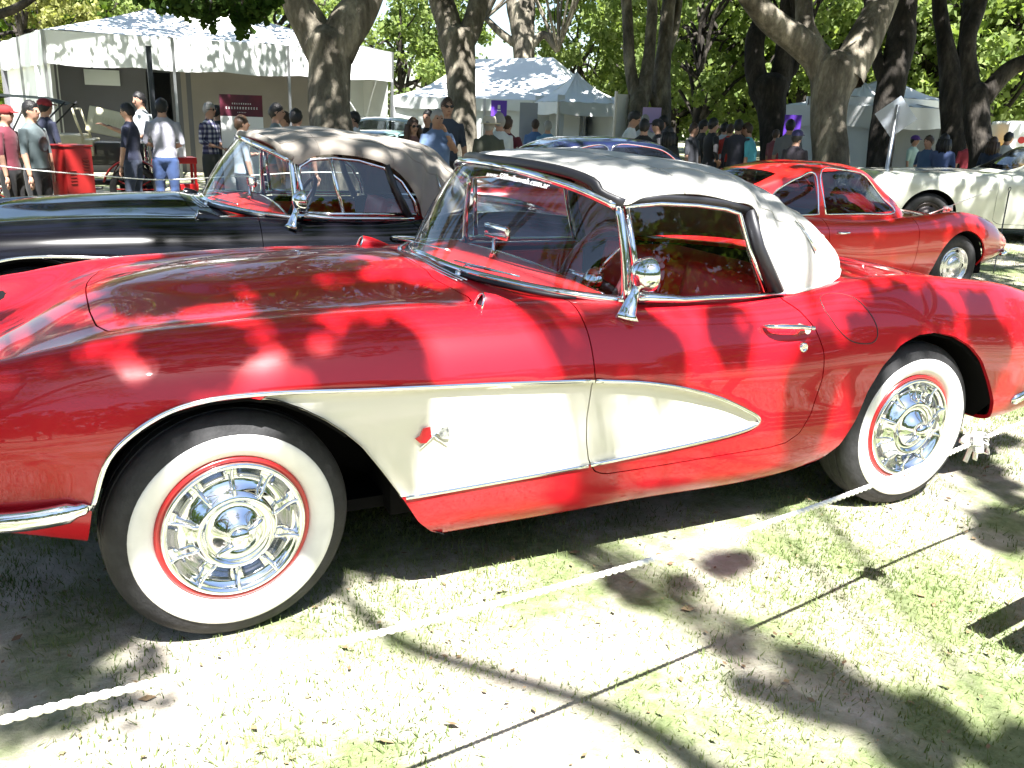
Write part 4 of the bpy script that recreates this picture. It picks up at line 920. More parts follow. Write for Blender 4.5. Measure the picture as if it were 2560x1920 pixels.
T7 = pix_tree('plane_tree', 'leaning dark trunk behind the diamond sign', 17.0, [
 [(1895, 400, 54, 0), (1902, 320, 54, 0), (1915, 240, 58, 0), (1930, 160, 60, 0), (1945, 90, 60, 0), (1952, 20, 54, 0), (1958, -60, 48, 0), (1970, -220, 34, .4)],
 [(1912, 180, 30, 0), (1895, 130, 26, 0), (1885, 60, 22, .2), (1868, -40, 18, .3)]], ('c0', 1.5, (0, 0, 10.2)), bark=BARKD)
T8 = pix_tree('plane_tree', 'upright dark trunk right of the small marquee', 19.0, [
 [(2062, 340, 52, 0), (2060, 270, 50, 0), (2058, 200, 54, 0), (2052, 150, 46, 0), (2040, 80, 34, 0), (2030, 20, 30, 0), (2022, -80, 24, 0)],
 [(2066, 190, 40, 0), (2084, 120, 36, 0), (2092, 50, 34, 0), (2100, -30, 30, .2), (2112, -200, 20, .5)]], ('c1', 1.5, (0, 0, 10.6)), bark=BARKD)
T9 = pix_tree('plane_tree', 'dark tree with a long limb arching right beside the white hardtop', 16.0, [
 [(2122, 345, 52, 0), (2112, 280, 50, 0), (2108, 230, 54, 0), (2112, 200, 58, 0)],
 [(2106, 215, 40, 0), (2094, 150, 34, 0), (2092, 80, 34, 0), (2112, 20, 32, .1), (2130, -60, 26, .2), (2150, -200, 18, .4)],
 [(2122, 215, 44, 0), (2150, 180, 38, -.1), (2185, 148, 36, -.2), (2225, 130, 34, -.4), (2300, 100, 28, -.8)]], ('c0', 1.5, (0, 0, 9.8)), bark=BARKD)
# --- distant trees, one mesh pair per kind, copied
def far_tree(kind, seed, h, r):
    C, me = CROWNS[kind]; R = np.random.RandomState(seed); bm = bmesh.new(); lean = R.normal(size=2)*.5
    pts = [(0, 0, -.3), (lean[0]*.2, lean[1]*.2, h*.2), (lean[0]*.5, lean[1]*.4, h*.4), (lean[0], lean[1], h*.6)]
    rough_tube(bm, pts, [r*1.2, r, r*.8, r*.5], 10, .12, seed)
    spread_limbs(bm, R, pts[1], r*.9, C, (0, 0, h*.66), 8, seed); spread_limbs(bm, R, pts[2], r, C, (0, 0, h*.66), 10, seed); spread_limbs(bm, R, pts[3], r*.8, C, (0, 0, h*.66), 8, seed)
    tm = bpy.data.meshes.new('trunk'); bm.to_mesh(tm); bm.free(); tm.materials.append(BARKD); tm.polygons.foreach_set('use_smooth', [True]*len(tm.polygons))
    return tm, me, h*.66
FT = {}
for k, (kind, h, r) in enumerate((('f0', 9.0, .26), ('f1', 8.0, .24), ('f2', 8.5, .22))):
    tm, cm, cz = far_tree(kind, 40+k, h, r)
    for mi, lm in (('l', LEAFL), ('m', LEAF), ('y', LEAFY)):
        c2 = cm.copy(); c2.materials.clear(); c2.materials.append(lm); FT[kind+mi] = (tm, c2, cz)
def put_far(v, t, kind, sc, label, rz, name='background_tree', dz=0):
    p = atD(v, t); gz = terrain(p[0], p[1]); tm, cm, cz = FT[kind]
    r = empty(name, (p[0], p[1], gz+dz), rz); r.scale = (sc, sc, sc)
    link('trunk', tm, None, r)
    c = link('crown', cm, None, r); c.location = (0, 0, cz)
    tag(r, label, 'tree', 'distant trees behind the tents'); return r
def far_label(vx, t):
    z = [(900, 'between the big tent and the pale forked tree'), (980, 'behind the pale forked tree'), (1270, 'above the pagoda tent roof'), (1340, 'above the narrow white tent'), (1400, 'behind the white screen wall'), (1480, 'behind the slim upright trunks'), (1535, 'just right of the slim upright trunks'), (1590, 'behind the dark crowd'), (1650, 'behind the turquoise shirt'), (1710, 'behind the dark forked trunk'), (1770, 'under the pale sunlit limb'), (1870, 'behind the broad plane tree'), (1950, 'behind the leaning dark trunk'), (2020, 'above the arched white tent'), (2100, 'behind the upright dark trunk'), (2170, 'behind the arching dark tree'), (2240, 'above the white and yellow lorry')]
    w_ = next((q for lim, q in z if vx < lim), 'beyond the lorry'); return ('tall pale green tree far back ' if t > 55 else ('light green leafy tree set back ' if t > 40 else 'light green leafy tree '))+w_
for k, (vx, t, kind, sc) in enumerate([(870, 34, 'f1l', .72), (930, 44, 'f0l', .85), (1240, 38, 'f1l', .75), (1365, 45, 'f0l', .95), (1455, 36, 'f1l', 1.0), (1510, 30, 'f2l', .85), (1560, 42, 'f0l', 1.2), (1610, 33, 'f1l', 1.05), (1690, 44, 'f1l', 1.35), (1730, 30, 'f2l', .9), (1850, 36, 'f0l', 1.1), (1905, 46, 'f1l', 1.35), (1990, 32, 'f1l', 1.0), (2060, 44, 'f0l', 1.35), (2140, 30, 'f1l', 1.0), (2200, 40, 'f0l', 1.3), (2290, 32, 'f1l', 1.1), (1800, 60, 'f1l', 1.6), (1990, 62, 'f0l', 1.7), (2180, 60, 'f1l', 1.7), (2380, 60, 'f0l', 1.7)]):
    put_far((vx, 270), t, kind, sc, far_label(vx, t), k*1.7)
for k, (vx, t, kind, sc, lb) in enumerate([(45, 40, 'f1m', 1.15, 'green leafy tree behind the left end of the big tent'), (-80, 42, 'f0m', 1.2, 'green leafy tree standing clear of the big tent end'), (245, 46, 'f0l', 1.0, 'pale leafy tree above the sloping left edge of the big tent roof'), (590, 40, 'f0l', 1.15, 'leafy tree above the big tent roof beside the thick forked trunk'), (80, 33, 'f2y', .78, 'taller yellow-green conifer behind the big tent corner'), (150, 35, 'f1y', .60, 'lower yellow-green spreading conifer just over the tent edge')]):
    put_far((vx, 270), t, kind, sc, lb, k*2.1)
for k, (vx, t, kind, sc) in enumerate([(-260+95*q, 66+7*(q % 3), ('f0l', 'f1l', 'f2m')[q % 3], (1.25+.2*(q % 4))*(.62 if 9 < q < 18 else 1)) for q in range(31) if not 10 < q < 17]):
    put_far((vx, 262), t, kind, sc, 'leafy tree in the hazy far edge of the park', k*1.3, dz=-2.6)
for k in range(32):
    a = rad(98+k*6.4); d = 24+7*(k % 3); r = put_far((1100, 300), 30, ('f0m', 'f1m', 'f2m')[k % 3], 1.05+.18*(k % 3), 'leafy park tree standing well behind the viewer', k)
    r.location = (2+d*math.sin(a), -1+d*math.cos(a), -.6)
# --- tree behind the camera: its crown shades the cars
def dir_light(P, h):
    P = np.array(P, float); return P+SUN*((h-P[2])/SUN[2])
R = np.random.RandomState(77); shade = []
def sh(pts, plane, val, r, n=1, j=.25):
    for v in pts:
        P = onY(v, val) if plane == 'y' else onZ(v, val)
        for q in range(n): shade.append((P+R.normal(size=3)*r*j*np.array([1, 0 if plane == 'y' else 1, 1 if plane == 'y' else 0]), r))
sh([(60, 720), (150, 690), (330, 610), (260, 660), (430, 640), (560, 600), (700, 585), (830, 580), (640, 640), (500, 690), (770, 640), (380, 560), (560, 545), (760, 540), (300, 585)], 'z', .90, .14, 3, .9)
sh([(170, 800), (240, 820), (130, 900), (220, 900), (120, 1000), (230, 980), (60, 980), (150, 1090), (410, 790), (420, 740), (740, 735), (820, 770), (860, 720), (590, 730), (680, 890), (760, 900), (800, 950), (850, 800), (380, 830), (440, 850), (470, 780), (780, 820), (880, 760), (90, 930), (180, 950), (180, 1040)], 'y', -.85, .115, 2, .6)
sh([(1330, 740), (1380, 700), (1400, 780), (1720, 850), (1700, 900), (1730, 940), (1850, 850), (1845, 770), (1960, 700), (2010, 690), (1930, 680), (2090, 700), (2110, 790), (1880, 720), (1580, 690)], 'y', -.82, .11)
for P in ((1.6, -.52, 1.27), (1.46, -.34, 1.32), (1.9, -.38, 1.3), (1.33, -.16, 1.34), (1.75, .2, 1.34), (1.4, .1, 1.35), (2.15, -.15, 1.27), (2.15, .3, 1.25), (1.3, .3, 1.3), (1.5, -.12, 1.35), (1.55, .3, 1.33), (1.75, -.42, 1.28), (1.8, 0, 1.34), (2.0, .25, 1.3), (2.05, -.25, 1.28), (2.25, .0, 1.22), (2.32, -.32, 1.1), (1.68, -.2, 1.33), (1.95, -.5, 1.2), (1.15, .5, 1.26), (2.45, -.3, .98), (2.5, .1, 1.0)): shade.append((np.array(P), .17))
sh([(60, 1300), (150, 1350), (60, 1420), (200, 1400), (100, 1500), (250, 1450), (30, 1480)], 'z', 0, .16)
sh([(1400, 1265), (1570, 1220), (1800, 1470), (1860, 1530), (1960, 1590), (2090, 1600), (1640, 1450), (2150, 1640), (1720, 1500), (2020, 1560)], 'z', 0, .055, 3, 1.3)
sh([(2130, 1000), (2180, 1060), (2190, 1120), (2130, 1160), (2170, 960)], 'z', 0, .07, 4, 1.2)
LIT = [onY(v, -.85) for v in ((310, 765), (325, 800), (330, 840), (540, 750), (555, 800), (640, 790), (600, 840), (690, 820), (520, 840), (30, 860), (45, 830), (1000, 710), (1130, 720), (1220, 760), (1000, 790), (1100, 800), (940, 780), (900, 900), (1000, 900), (1100, 920), (1200, 920), (1400, 900), (1000, 1060), (1200, 1030), (1500, 700), (1560, 800), (1480, 780), (1640, 760), (1780, 900), (1800, 800))]
LIT += [onZ(v, .88) for v in ((60, 655), (30, 680), (90, 640), (215, 690))]
LG = np.array([(P-SUN*(P[2]/SUN[2]))[:2] for P in LIT])
def clear(P, r):
    g = (P-SUN*(P[2]/SUN[2]))[:2]; return np.min(np.linalg.norm(LG-g, axis=1)) > r*.66+.01
shade = [(P, r) for P, r in shade if clear(P, r)]
def overhead_tree():
    tx, ty = -5.2, -6.4; root = empty('plane_tree', (tx, ty, 0)); bm = bmesh.new(); O = np.array([tx, ty, 0])
    rough_tube(bm, [(0, 0, -.2), (0, 0, 1), (.1, .1, 2.4), (.25, .3, 3.6)], [.42, .36, .32, .34], 16, .1, 5)
    limb = [np.array((.25, .3, 3.5)), np.array((1.4, 1.0, 5.6))]+[dir_light(q, 7.3)-O for q in ((-1.2, .1, .8), (-.2, .25, .9), (.75, .3, .95), (1.7, .35, 1.3), (2.7, .2, .9), (3.6, .3, .8))]
    rough_tube(bm, limb, [.26, .20, .11, .085, .07, .055, .04, .02], 10, .1, 7)
    ends = [limb[k]+(limb[k+1]-limb[k])*f for k in range(2, len(limb)-1) for f in (0, .33, .66)]
    for e in ((-2.5, 1.0, 8.0), (-1.5, -3.0, 8.4), (2.0, -2.6, 8.5), (.5, 3.0, 9.0)): rough_tube(bm, [(.25, .3, 3.5), np.array(e)*.6+np.array([0, 0, 1.2]), e], [.2, .13, .05], 9, .1, 8)
    cl = []; rr = []
    for P, r in shade:
        h = R.uniform(6.3, 8.0); q = dir_light(P, h)-O; cl.append(q); rr.append(r*1.08)
        e = min(ends, key=lambda z: np.linalg.norm(z-q)); rough_tube(bm, [e, e+(q-e)*.5+R.normal(size=3)*.08, q], [.016, .010, .005], 5, .1, 3, 2)
    # a long branch whose shadow crosses the foreground
    br = [dir_light(onZ(v, 0), 6.6)-O for v in ((730, 1275), (860, 1385), (1050, 1450), (1250, 1510), (1420, 1590), (1560, 1690), (1750, 1800))]
    rough_tube(bm, br, [.022, .034, .036, .038, .042, .05, .06], 8, .12, 9)
    from_bm('trunk', bm, BARK, root)
    L1 = leaf_quads(R, cl, rr, 105, .085, 1.0)
    C2 = []
    while len(C2) < 60:
        p = np.array([R.uniform(-5, 4), R.uniform(-5, 4.0), R.uniform(6.0, 10)])
        G = p+O; G = G-SUN*(G[2]/SUN[2])
        if -1.6 < G[0] < 4.8 and -3.2 < G[1] < 1.2: continue
        C2.append(p)
    L2 = leaf_quads(R, C2, .7, 80, .17)
    quads_mesh('crown', np.concatenate([L1, L2]), LEAF, root)
    tag(root, 'plane tree standing behind the viewer with its crown over the red convertible', 'tree', 'park trees'); return root
def shade_tree(tx, ty, xr, yr, n, rad_, per, seed, label, skip=(), extra=()):
    """tree off to the side whose wide crown throws dappled shade on the strip xr x yr"""
    Rr = np.random.RandomState(seed); z0 = terrain(tx, ty); root = empty('plane_tree', (tx, ty, z0)); O = np.array([tx, ty, z0]); bm = bmesh.new(); cl = []
    rough_tube(bm, [(0, 0, -.2), (0, 0, 1), (.1, .1, 2.4), (.2, -.2, 4.0)], [.40, .34, .30, .30], 16, .1, seed)
    while len(cl) < n:
        P = np.array([Rr.uniform(*xr), Rr.uniform(*yr), .8])
        if any((P[0]-a)**2+(P[1]-b)**2 < c*c for a, b, c in skip): continue
        cl.append(dir_light(P, Rr.uniform(7.0, 10.0))-O)
    for P in extra: cl.append(dir_light(P, Rr.uniform(7, 9))-O)
    C = np.array(cl)
    for k in range(7):
        g = C[Rr.randint(len(C))]; near = C[np.argsort(np.linalg.norm(C-g, axis=1))[:9]]; s = np.array((.2, -.2, 4.0)); m1 = s+(g-s)*.5+np.array([0, 0, .8])
        rough_tube(bm, [s, m1, g], [.17, .10, .04], 9, .1, k)
        for q in near: rough_tube(bm, [g, (g+q)/2+Rr.normal(size=3)*.1, q], [.035, .02, .008], 6, .1, k, 2)
    from_bm('trunk', bm, BARK, root)
    quads_mesh('crown', leaf_quads(Rr, C, rad_, per, .15, .9), LEAF, root)
    tag(root, label, 'tree', 'park trees')
shade_tree(-6.5, 2.5, (-4.5, 4.2), (1.3, 7.5), 215, .36, 95, 31, 'plane tree off beyond the bonnet of the black convertible, shading it', ((-.25, 1.75, .35), (.9, 2.4, .3), (1.9, 3.0, .35)))
shade_tree(9.5, -6.0, (4.2, 15), (1.5, 9.5), 310, .34, 95, 32, 'plane tree standing off behind the viewer toward the small red coupe', ((5.0, 3.3, .55), (5.6, 3.4, .45), (4.4, 3.2, .4)), [onY(v, 2.55) for v in ((1690, 440), (1745, 500), (1790, 540), (1850, 490), (1905, 520), (1960, 490), (1760, 420), (2010, 470), (1640, 420), (1860, 560))])
shade_tree(-5.5, 10.0, (-4, 9), (7.5, 17), 190, .42, 80, 33, 'plane tree beyond the left end of the rope, shading the onlookers')
shade_tree(-7.5, 17.0, (-1.5, 6.6), (14, 24), 230, .50, 80, 34, 'plane tree beyond the left tent wall, dappling the tent roof')
overhead_tree()
# leafy spray hanging in front of the big tent roof
def spray():
    t = 9.0; b0 = atD((470, -60), t); root = empty('hanging_branch', tuple(b0)); bm = bmesh.new(); C = []
    Rr = np.random.RandomState(5)
    for vx, vy in [(300, -10), (345, 8), (380, 12), (415, 5), (440, 25), (470, 15), (500, 20), (520, 40), (545, 15), (570, 10), (590, -5), (525, 60), (450, 45), (405, 22), (360, -5), (490, -10), (555, 32)]:
        e = atD((vx, vy), t+Rr.uniform(-.4, .4))-b0; C.append(e)
        rough_tube(bm, [(0, 0, 0), e*.5+np.array([0, 0, .05]), e], [.02, .012, .004], 6, .1, 1, 2)
    tube(bm, [(0, 0, 0), tuple(atD((300, -160), t+.3)-b0), tuple(atD((100, -300), t+1)-b0)], [.03, .05, .07], 8)
    from_bm('twigs', bm, BARKD, root)
    quads_mesh('leaves', leaf_quads(Rr, C, .11, 70, .085, 1.0, .8), LEAFD, root)
    tag(root, 'dark leafy branch hanging down over the big tent roof', 'branch'); return root
spray()
def bough():
    t = 10.0; b0 = atD((-60, 40), t); root = empty('hanging_branch', tuple(b0)); bm = bmesh.new()
    rough_tube(bm, [atD(v, t)-b0 for v in ((-160, 80), (-60, 42), (0, 30), (45, 12), (80, -15), (120, -70))], [.06, .055, .05, .045, .04, .03], 8, .1, 2); from_bm('twigs', bm, BARKD, root)
    tag(root, 'bare dark bough crossing the corner above the yellow conifer', 'branch')
bough()
# ================================================================ tents, signs, barriers
pvc = pmat('white_tent_fabric', (.72, .74, .74), .55, var=.04, vscale=1.5, bump=.25, bscale=3)
pvc_in = pmat('shaded_tent_wall', (.13, .13, .15), .6, var=.06, vscale=1.2, bump=.25, bscale=2.5)  # shade inside the tent is put into this dark grey
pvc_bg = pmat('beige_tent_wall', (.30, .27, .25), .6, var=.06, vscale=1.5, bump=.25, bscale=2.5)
alu = pmat('aluminium', (.45, .46, .48), .35, .9)
dsteel = pmat('dark_steel', (.06, .065, .075), .45, .6)
def sheet(name, A, B, h0, h1, mat, parent, nx=24, nz=4, wave=.02, seed=0, sag=0.0, thick=.006):
    """upright cloth between ground points A and B (xy), from z h0 to h1"""
    A = np.array(A, float); B = np.array(B, float); d = B-A; L = np.linalg.norm(d); n = np.array([-d[1], d[0]])/L; bm = bmesh.new(); g = []
    for off in (0, thick):
        row = []
        for i in range(nx+1):
            u = i/nx; col = []
            for j in range(nz+1):
                w = j/nz; q = wave*(math.sin(u*L*3.1+seed)+.6*math.sin(u*L*7.3+2*seed))*(1-w*.8); p = A+d*u+n*(q+off)
                col.append(bm.verts.new((p[0], p[1], h0+(h1-h0)*w-sag*math.sin(math.pi*((u*L/1.8) % 1))*(1-w))))
            row.append(col)
        g.append(row)
        for i in range(nx):
            for j in range(nz): bm.faces.new((row[i][j], row[i+1][j], row[i+1][j+1], row[i][j+1]))
    return from_bm(name, bm, mat, parent)
def roof_panel(name, A, B, apex, mat, parent, n=10, curve=.12):
    """triangular cloth panel, eave A-B (3D) up to apex, slightly hollow"""
    A, B, apex = (np.array(q, float) for q in (A, B, apex)); V = []; F = []
    for i in range(n+1):
        s = i/n
        for j in range(n+1):
            e = A+(B-A)*(j/n); p = e+(apex-e)*s; p = p-np.array([0, 0, curve*math.sin(math.pi*s)*(1-.4*abs(2*j/n-1))])+np.array([0, 0, .02*math.sin(j*1.7+s*5)])
            V.append(p)
    for i in range(n):
        for j in range(n): a = i*(n+1)+j; F.append((a, a+1, a+n+2, a+n+1))
    bm = bmesh.new(); vs = [bm.verts.new(v) for v in V]
    for f in F: bm.faces.new([vs[k] for k in f])
    bmesh.ops.remove_doubles(bm, verts=bm.verts, dist=1e-4)
    return from_bm(name, bm, mat, parent)
def tent(name, corners, eave, val, apex_h, label, walls, wave=.02, post_n=2, curve=.15, apex_xy=None, ridge=None, inset=.10):
    """corners: 4 ground xy; walls: list of (side, u0, u1, mat, h0, h1)"""
    c0 = np.mean(corners, axis=0); z0 = terrain(*c0); root = empty(name, (0, 0, 0)); C = [np.array(c, float) for c in corners]
    ap = np.array(apex_xy) if apex_xy is not None else c0
    for k in range(4):
        A, B = C[k], C[(k+1) % 4]
        if ridge is not None:
            r0, r1 = (np.array(q, float) for q in ridge); ap3 = {0: (r0, r1), 1: (r1, r1), 2: (r1, r0), 3: (r0, r0)}[k]; V = []; F = []; nn = 14; A3_, B3_ = np.append(A, eave+val), np.append(B, eave+val)
            for i in range(nn+1):
                for j in range(nn+1):
                    e = A3_+(B3_-A3_)*(j/nn); tp_ = ap3[0]+(ap3[1]-ap3[0])*(j/nn); w0 = i/nn; V.append(e+(tp_-e)*w0-np.array([0, 0, curve*math.sin(math.pi*w0)]))
            for i in range(nn):
                for j in range(nn): q_ = i*(nn+1)+j; F.append((q_, q_+1, q_+nn+2, q_+nn+1))
            pyd('roof_panel', V, F, pvc, root)
        else: roof_panel('roof_panel', (*A, eave+val), (*B, eave+val), (*ap, apex_h), pvc, root, 14, curve)
        sheet('valance', A, B, eave, eave+val, pvc, root, 40, 3, wave, k, .05)
        L = np.linalg.norm(B-A); m = max(1, int(round(L/3.0)))
        for i in range(m):
            p = A+(B-A)*i/m; bm = bmesh.new(); box(bm, (p[0], p[1], (eave+val+z0)/2), (.06, .06, eave+val-z0)); from_bm('post', bm, alu, root, False)
    for side, u0, u1, mt, h0, h1 in walls:
        A, B = C[side], C[(side+1) % 4]; nrm = c0-(A+B)/2; nrm = nrm/np.linalg.norm(nrm)*(inset if side == 0 else .10)
        sheet('wall_panel', A+(B-A)*u0+nrm, A+(B-A)*u1+nrm, z0+h0, h1, mt, root, 22, 8, .035, side+u0*7)
    tag(root, label, 'tent', 'event tents'); return root
def xy(v, t): return atD(v, t)[:2]
# big left tent
A = xy((98, 139), 18.8); B = xy((847, 176), 22.2); d = (B-A)/np.linalg.norm(B-A); nrm = np.array([-d[1], d[0]]); Db = xy((4, 150), 24.0); Cb = B+(Db-A)
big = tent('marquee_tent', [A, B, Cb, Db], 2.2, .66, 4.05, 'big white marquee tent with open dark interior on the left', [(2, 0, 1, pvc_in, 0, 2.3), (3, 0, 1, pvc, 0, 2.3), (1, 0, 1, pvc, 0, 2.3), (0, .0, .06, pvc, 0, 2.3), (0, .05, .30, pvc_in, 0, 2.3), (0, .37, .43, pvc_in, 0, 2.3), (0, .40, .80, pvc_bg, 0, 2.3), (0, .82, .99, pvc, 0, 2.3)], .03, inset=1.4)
# clear window in the dark front wall
bm = bmesh.new(); p = A+d*1.15+nrm*1.33; box(bm, (p[0], p[1]-.05, 1.98), (.75, .02, .34), Matrix.Rotation(math.atan2(d[1], d[0]), 3, 'Z'), bev=.008); o = from_bm('window_panel', bm, pmat('clear_vinyl', (.75, .8, .82), .15), big)
# middle pagoda tent
A2 = xy((845, 262), 26.0); B2 = xy((1262, 262), 24.0); d2 = (B2-A2)/np.linalg.norm(B2-A2); n2 = np.array([-d2[1], d2[0]])
rr0 = atD((1005, 128), 28.5); rr1 = atD((1195, 124), 27.4)
mid = tent('pagoda_tent', [A2, B2, B2+n2*6.5, A2+n2*6.5], 1.60, .28, 3.2, 'bright white hip-roofed tent behind the forked pale tree', [(0, .0, .99, pvc, 0, 1.7), (1, 0, 1, pvc, 0, 1.7), (3, 0, 1, pvc, 0, 1.7), (2, 0, 1, pvc, 0, 1.7)], .02, curve=.22, ridge=((*rr0[:2], rr0[2]), (*rr1[:2], rr1[2])))
A3 = xy((1205, 262), 22.4); B3 = xy((1335, 262), 22.8); d3 = (B3-A3)/np.linalg.norm(B3-A3); n3 = np.array([-d3[1], d3[0]])
mid2 = tent('pagoda_tent', [A3, B3, B3+n3*2.2, A3+n3*2.2], 1.55, .28, 2.6, 'narrow white tent joined to the pagoda, open at the front over a counter', [(1, 0, 1, pvc, 0, 2.0), (2, 0, 1, pvc, 0, 2.0), (0, 0, .12, pvc, 0, 2.0)], .02, curve=.15)
wl = empty('wall_screen', tuple(np.append(xy((1325, 300), 20.0), 0))); o = sheet('panel', (0, 0), tuple(xy((1366, 300), 20.4)-xy((1325, 300), 20.0)), -.1, 2.0, pvc, wl, 10, 6, .02); tag(wl, 'freestanding white screen wall beside the slim trunks', 'screen')
bm = bmesh.new(); box(bm, (0, 0, 1.0), (.05, .05, 2.1)); from_bm('post', bm, alu, wl, False)
# right marquee
A4 = xy((1735, 300), 21.0); B4 = xy((1905, 300), 19.5); d4 = (B4-A4)/np.linalg.norm(B4-A4); n4 = np.array([-d4[1], d4[0]])
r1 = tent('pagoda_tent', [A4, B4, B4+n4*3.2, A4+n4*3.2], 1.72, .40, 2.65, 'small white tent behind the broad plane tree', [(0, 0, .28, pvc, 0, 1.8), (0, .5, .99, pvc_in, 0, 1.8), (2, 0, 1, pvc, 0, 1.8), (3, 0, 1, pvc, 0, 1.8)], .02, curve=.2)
A5 = xy((1915, 300), 19.0); B5 = xy((2032, 300), 20.0); d5 = (B5-A5)/np.linalg.norm(B5-A5); n5 = np.array([-d5[1], d5[0]])
r2 = tent('pagoda_tent', [A5, B5, B5+n5*3.0, A5+n5*3.0], 1.50, .42, 2.45, 'small white tent with arched open front beside the diamond sign', [(0, 0, .13, pvc, 0, 1.8), (2, 0, 1, pvc, 0, 1.8), (3, 0, 1, pvc, 0, 1.8)], .02, curve=.2)
# banners -----------------------------------------------------------------
def text_obj(body, size, mat, parent, loc, rot, ext=.002):
    cu = bpy.data.curves.new('lettering', 'FONT'); cu.body = body; cu.size = size; cu.align_x = 'CENTER'; cu.align_y = 'CENTER'; cu.extrude = ext
    o = bpy.data.objects.new('lettering', cu); COL.objects.link(o); dg = bpy.context.evaluated_depsgraph_get(); me = bpy.data.meshes.new_from_object(o.evaluated_get(dg)); bpy.data.objects.remove(o)
    q = link('lettering', me, None, parent); me.materials.clear(); me.materials.append(mat); q.location = loc; q.rotation_euler = rot; return q
white_p = pmat('white_print', (.8, .8, .8), .5)
def facing(p): return math.atan2(p[1]-CAM[1], p[0]-CAM[0])-math.pi/2
def banner(v, t, w, z1, hh, cols, label, extra=None, lean=0):
    p = atD(v, t); z0 = terrain(p[0], p[1]); r = empty('banner_stand', (p[0], p[1], z0), facing(p)+lean); z1 = z1-z0
    bm = bmesh.new(); box(bm, (0, .02, z1/2), (.03, .03, z1)); box(bm, (0, .02, .03), (w, .16, .06), bev=.01); from_bm('stand', bm, alu, r, False)
    y = z1
    for k, (frac, mt) in enumerate(cols):
        bm = bmesh.new(); h = hh*frac; box(bm, (0, 0, y-h/2), (w, .008, h-.002)); from_bm('banner_panel', bm, mt, r, False); y -= h
    tag(r, label, 'banner', 'banner stands'); return r
maroon = pmat('maroon_print', (.13, .012, .03), .5, col2=(.03, .006, .02), vscale=2.5); purple = pmat('purple_print', (.12, .04, .45), .5); grey_p = pmat('grey_print', (.30, .32, .38), .5); white_b = pmat('white_banner', (.82, .82, .82), .5); lilac = pmat('lilac_print', (.42, .32, .62), .5)
pb = atD((525, 205), 14.0); b1 = banner((525, 300), 14.0, .64, pb[2], 1.55, [(.21, maroon), (.79, white_b)], 'white roll-up banner with maroon header and white lettering near the tent')
zb = pb[2]-terrain(*pb[:2])
Rb = random.Random(2)
def strokes(parent, zc, w, h, n):
    for k in range(n):
        x = -w/2+w*(k+.5)/n; ww = w/n*Rb.uniform(.55, .8)
        bm = bmesh.new(); box(bm, (x, -.007, zc), (ww*.25, .004, h)); box(bm, (x+ww*.3, -.007, zc+h*.3), (ww*.4, .004, h*.3)); box(bm, (x+ww*.3, -.007, zc-h*.3), (ww*.4, .004, h*.25)); o = from_bm('print_mark', bm, white_p, parent, False)
strokes(b1, zb-.135, .30, .022, 9); strokes(b1, zb-.20, .50, .034, 12); strokes(b1, zb-.265, .14, .012, 6)
pq = atD((1076, 217), 17.0); b2 = banner((1076, 300), 17.0, .30, pq[2], 1.3, [(.30, purple), (.70, white_b)], 'narrow purple banner with a white emblem by the pagoda tent')
bm = bmesh.new(); zq = pq[2]-terrain(*pq[:2]); box(bm, (0, -.008, zq-.12), (.05, .004, .07)); box(bm, (0, -.008, zq-.185), (.07, .004, .025)); from_bm('emblem', bm, white_p, b2, False)
pq = atD((1140, 222), 18.0); banner((1140, 300), 18.0, .36, pq[2], 1.7, [(1, grey_p)], 'plain tall grey roll-up banner by the pagoda tent')
pq = atD((1404, 232), 17.5); b4 = banner((1404, 300), 17.5, .36, pq[2], 1.2, [(.5, lilac), (.5, white_b)], 'lilac and white banner between the slim upright trunks')
pq = atD((1710, 248), 16.5); b5 = banner((1708, 300), 16.5, .30, pq[2], 1.2, [(.35, purple), (.65, white_b)], 'dark purple banner at the corner of the small white tent')
# counter under the narrow tent
p = atD((1240, 300), 21.5); ct = empty('counter_table', (p[0], p[1], terrain(p[0], p[1])), facing(p)); bm = bmesh.new(); box(bm, (0, 0, .78), (1.1, .55, .05), bev=.008); from_bm('table_top', bm, dsteel, ct); bm = bmesh.new(); box(bm, (0, -.24, .37), (1.06, .02, .74)); from_bm('front_cloth', bm, pmat('plum_cloth', (.05, .03, .07), .8), ct, False)
tag(ct, 'dark cloth-fronted counter under the narrow white tent', 'counter')
# steel post in front of the big tent
p = atD((334, 275), 16.5); top = atD((331, 105), 16.5); z0 = terrain(p[0], p[1]); st = empty('steel_post', (p[0], p[1], z0)); bm = bmesh.new(); box(bm, (0, 0, (top[2]-z0)/2), (.09, .09, top[2]-z0), bev=.008); from_bm('shaft', bm, dsteel, st); bm = bmesh.new(); box(bm, (0, 0, top[2]-z0+.01), (.10, .10, .02)); box(bm, (0, 0, .01), (.22, .22, .02)); from_bm('plates', bm, dsteel, st, False)
tag(st, 'dark square steel post standing in front of the big tent', 'post')
# diamond road sign seen from behind
p = atD((1908, 395), 13.0); hd = atD((1935, 252), 13.0); z0 = terrain(p[0], p[1]); sg = empty('road_sign', (p[0], p[1], z0), facing(p)); L = np.linalg.norm(hd-p); dv = (hd-np.array([p[0], p[1], z0]))
bm = bmesh.new(); c_, s_ = math.cos(-facing(p)), math.sin(-facing(p)); lx = dv[0]*c_-dv[1]*s_; ly = dv[0]*s_+dv[1]*c_
tube(bm, [(0, 0, 0), (lx*1.12, ly*1.12, dv[2]*1.10)], .028, 8); from_bm('post', bm, alu, sg)
bm = bmesh.new(); box(bm, (lx, ly+.035, dv[2]), (.42, .006, .42), Matrix.Rotation(math.pi/4+.1, 3, 'Y'), bev=.002); from_bm('diamond_plate', bm, pmat('sign_back', (.38, .42, .48), .45, .3), sg)
tag(sg, 'back of a grey diamond road sign on a leaning post', 'sign')
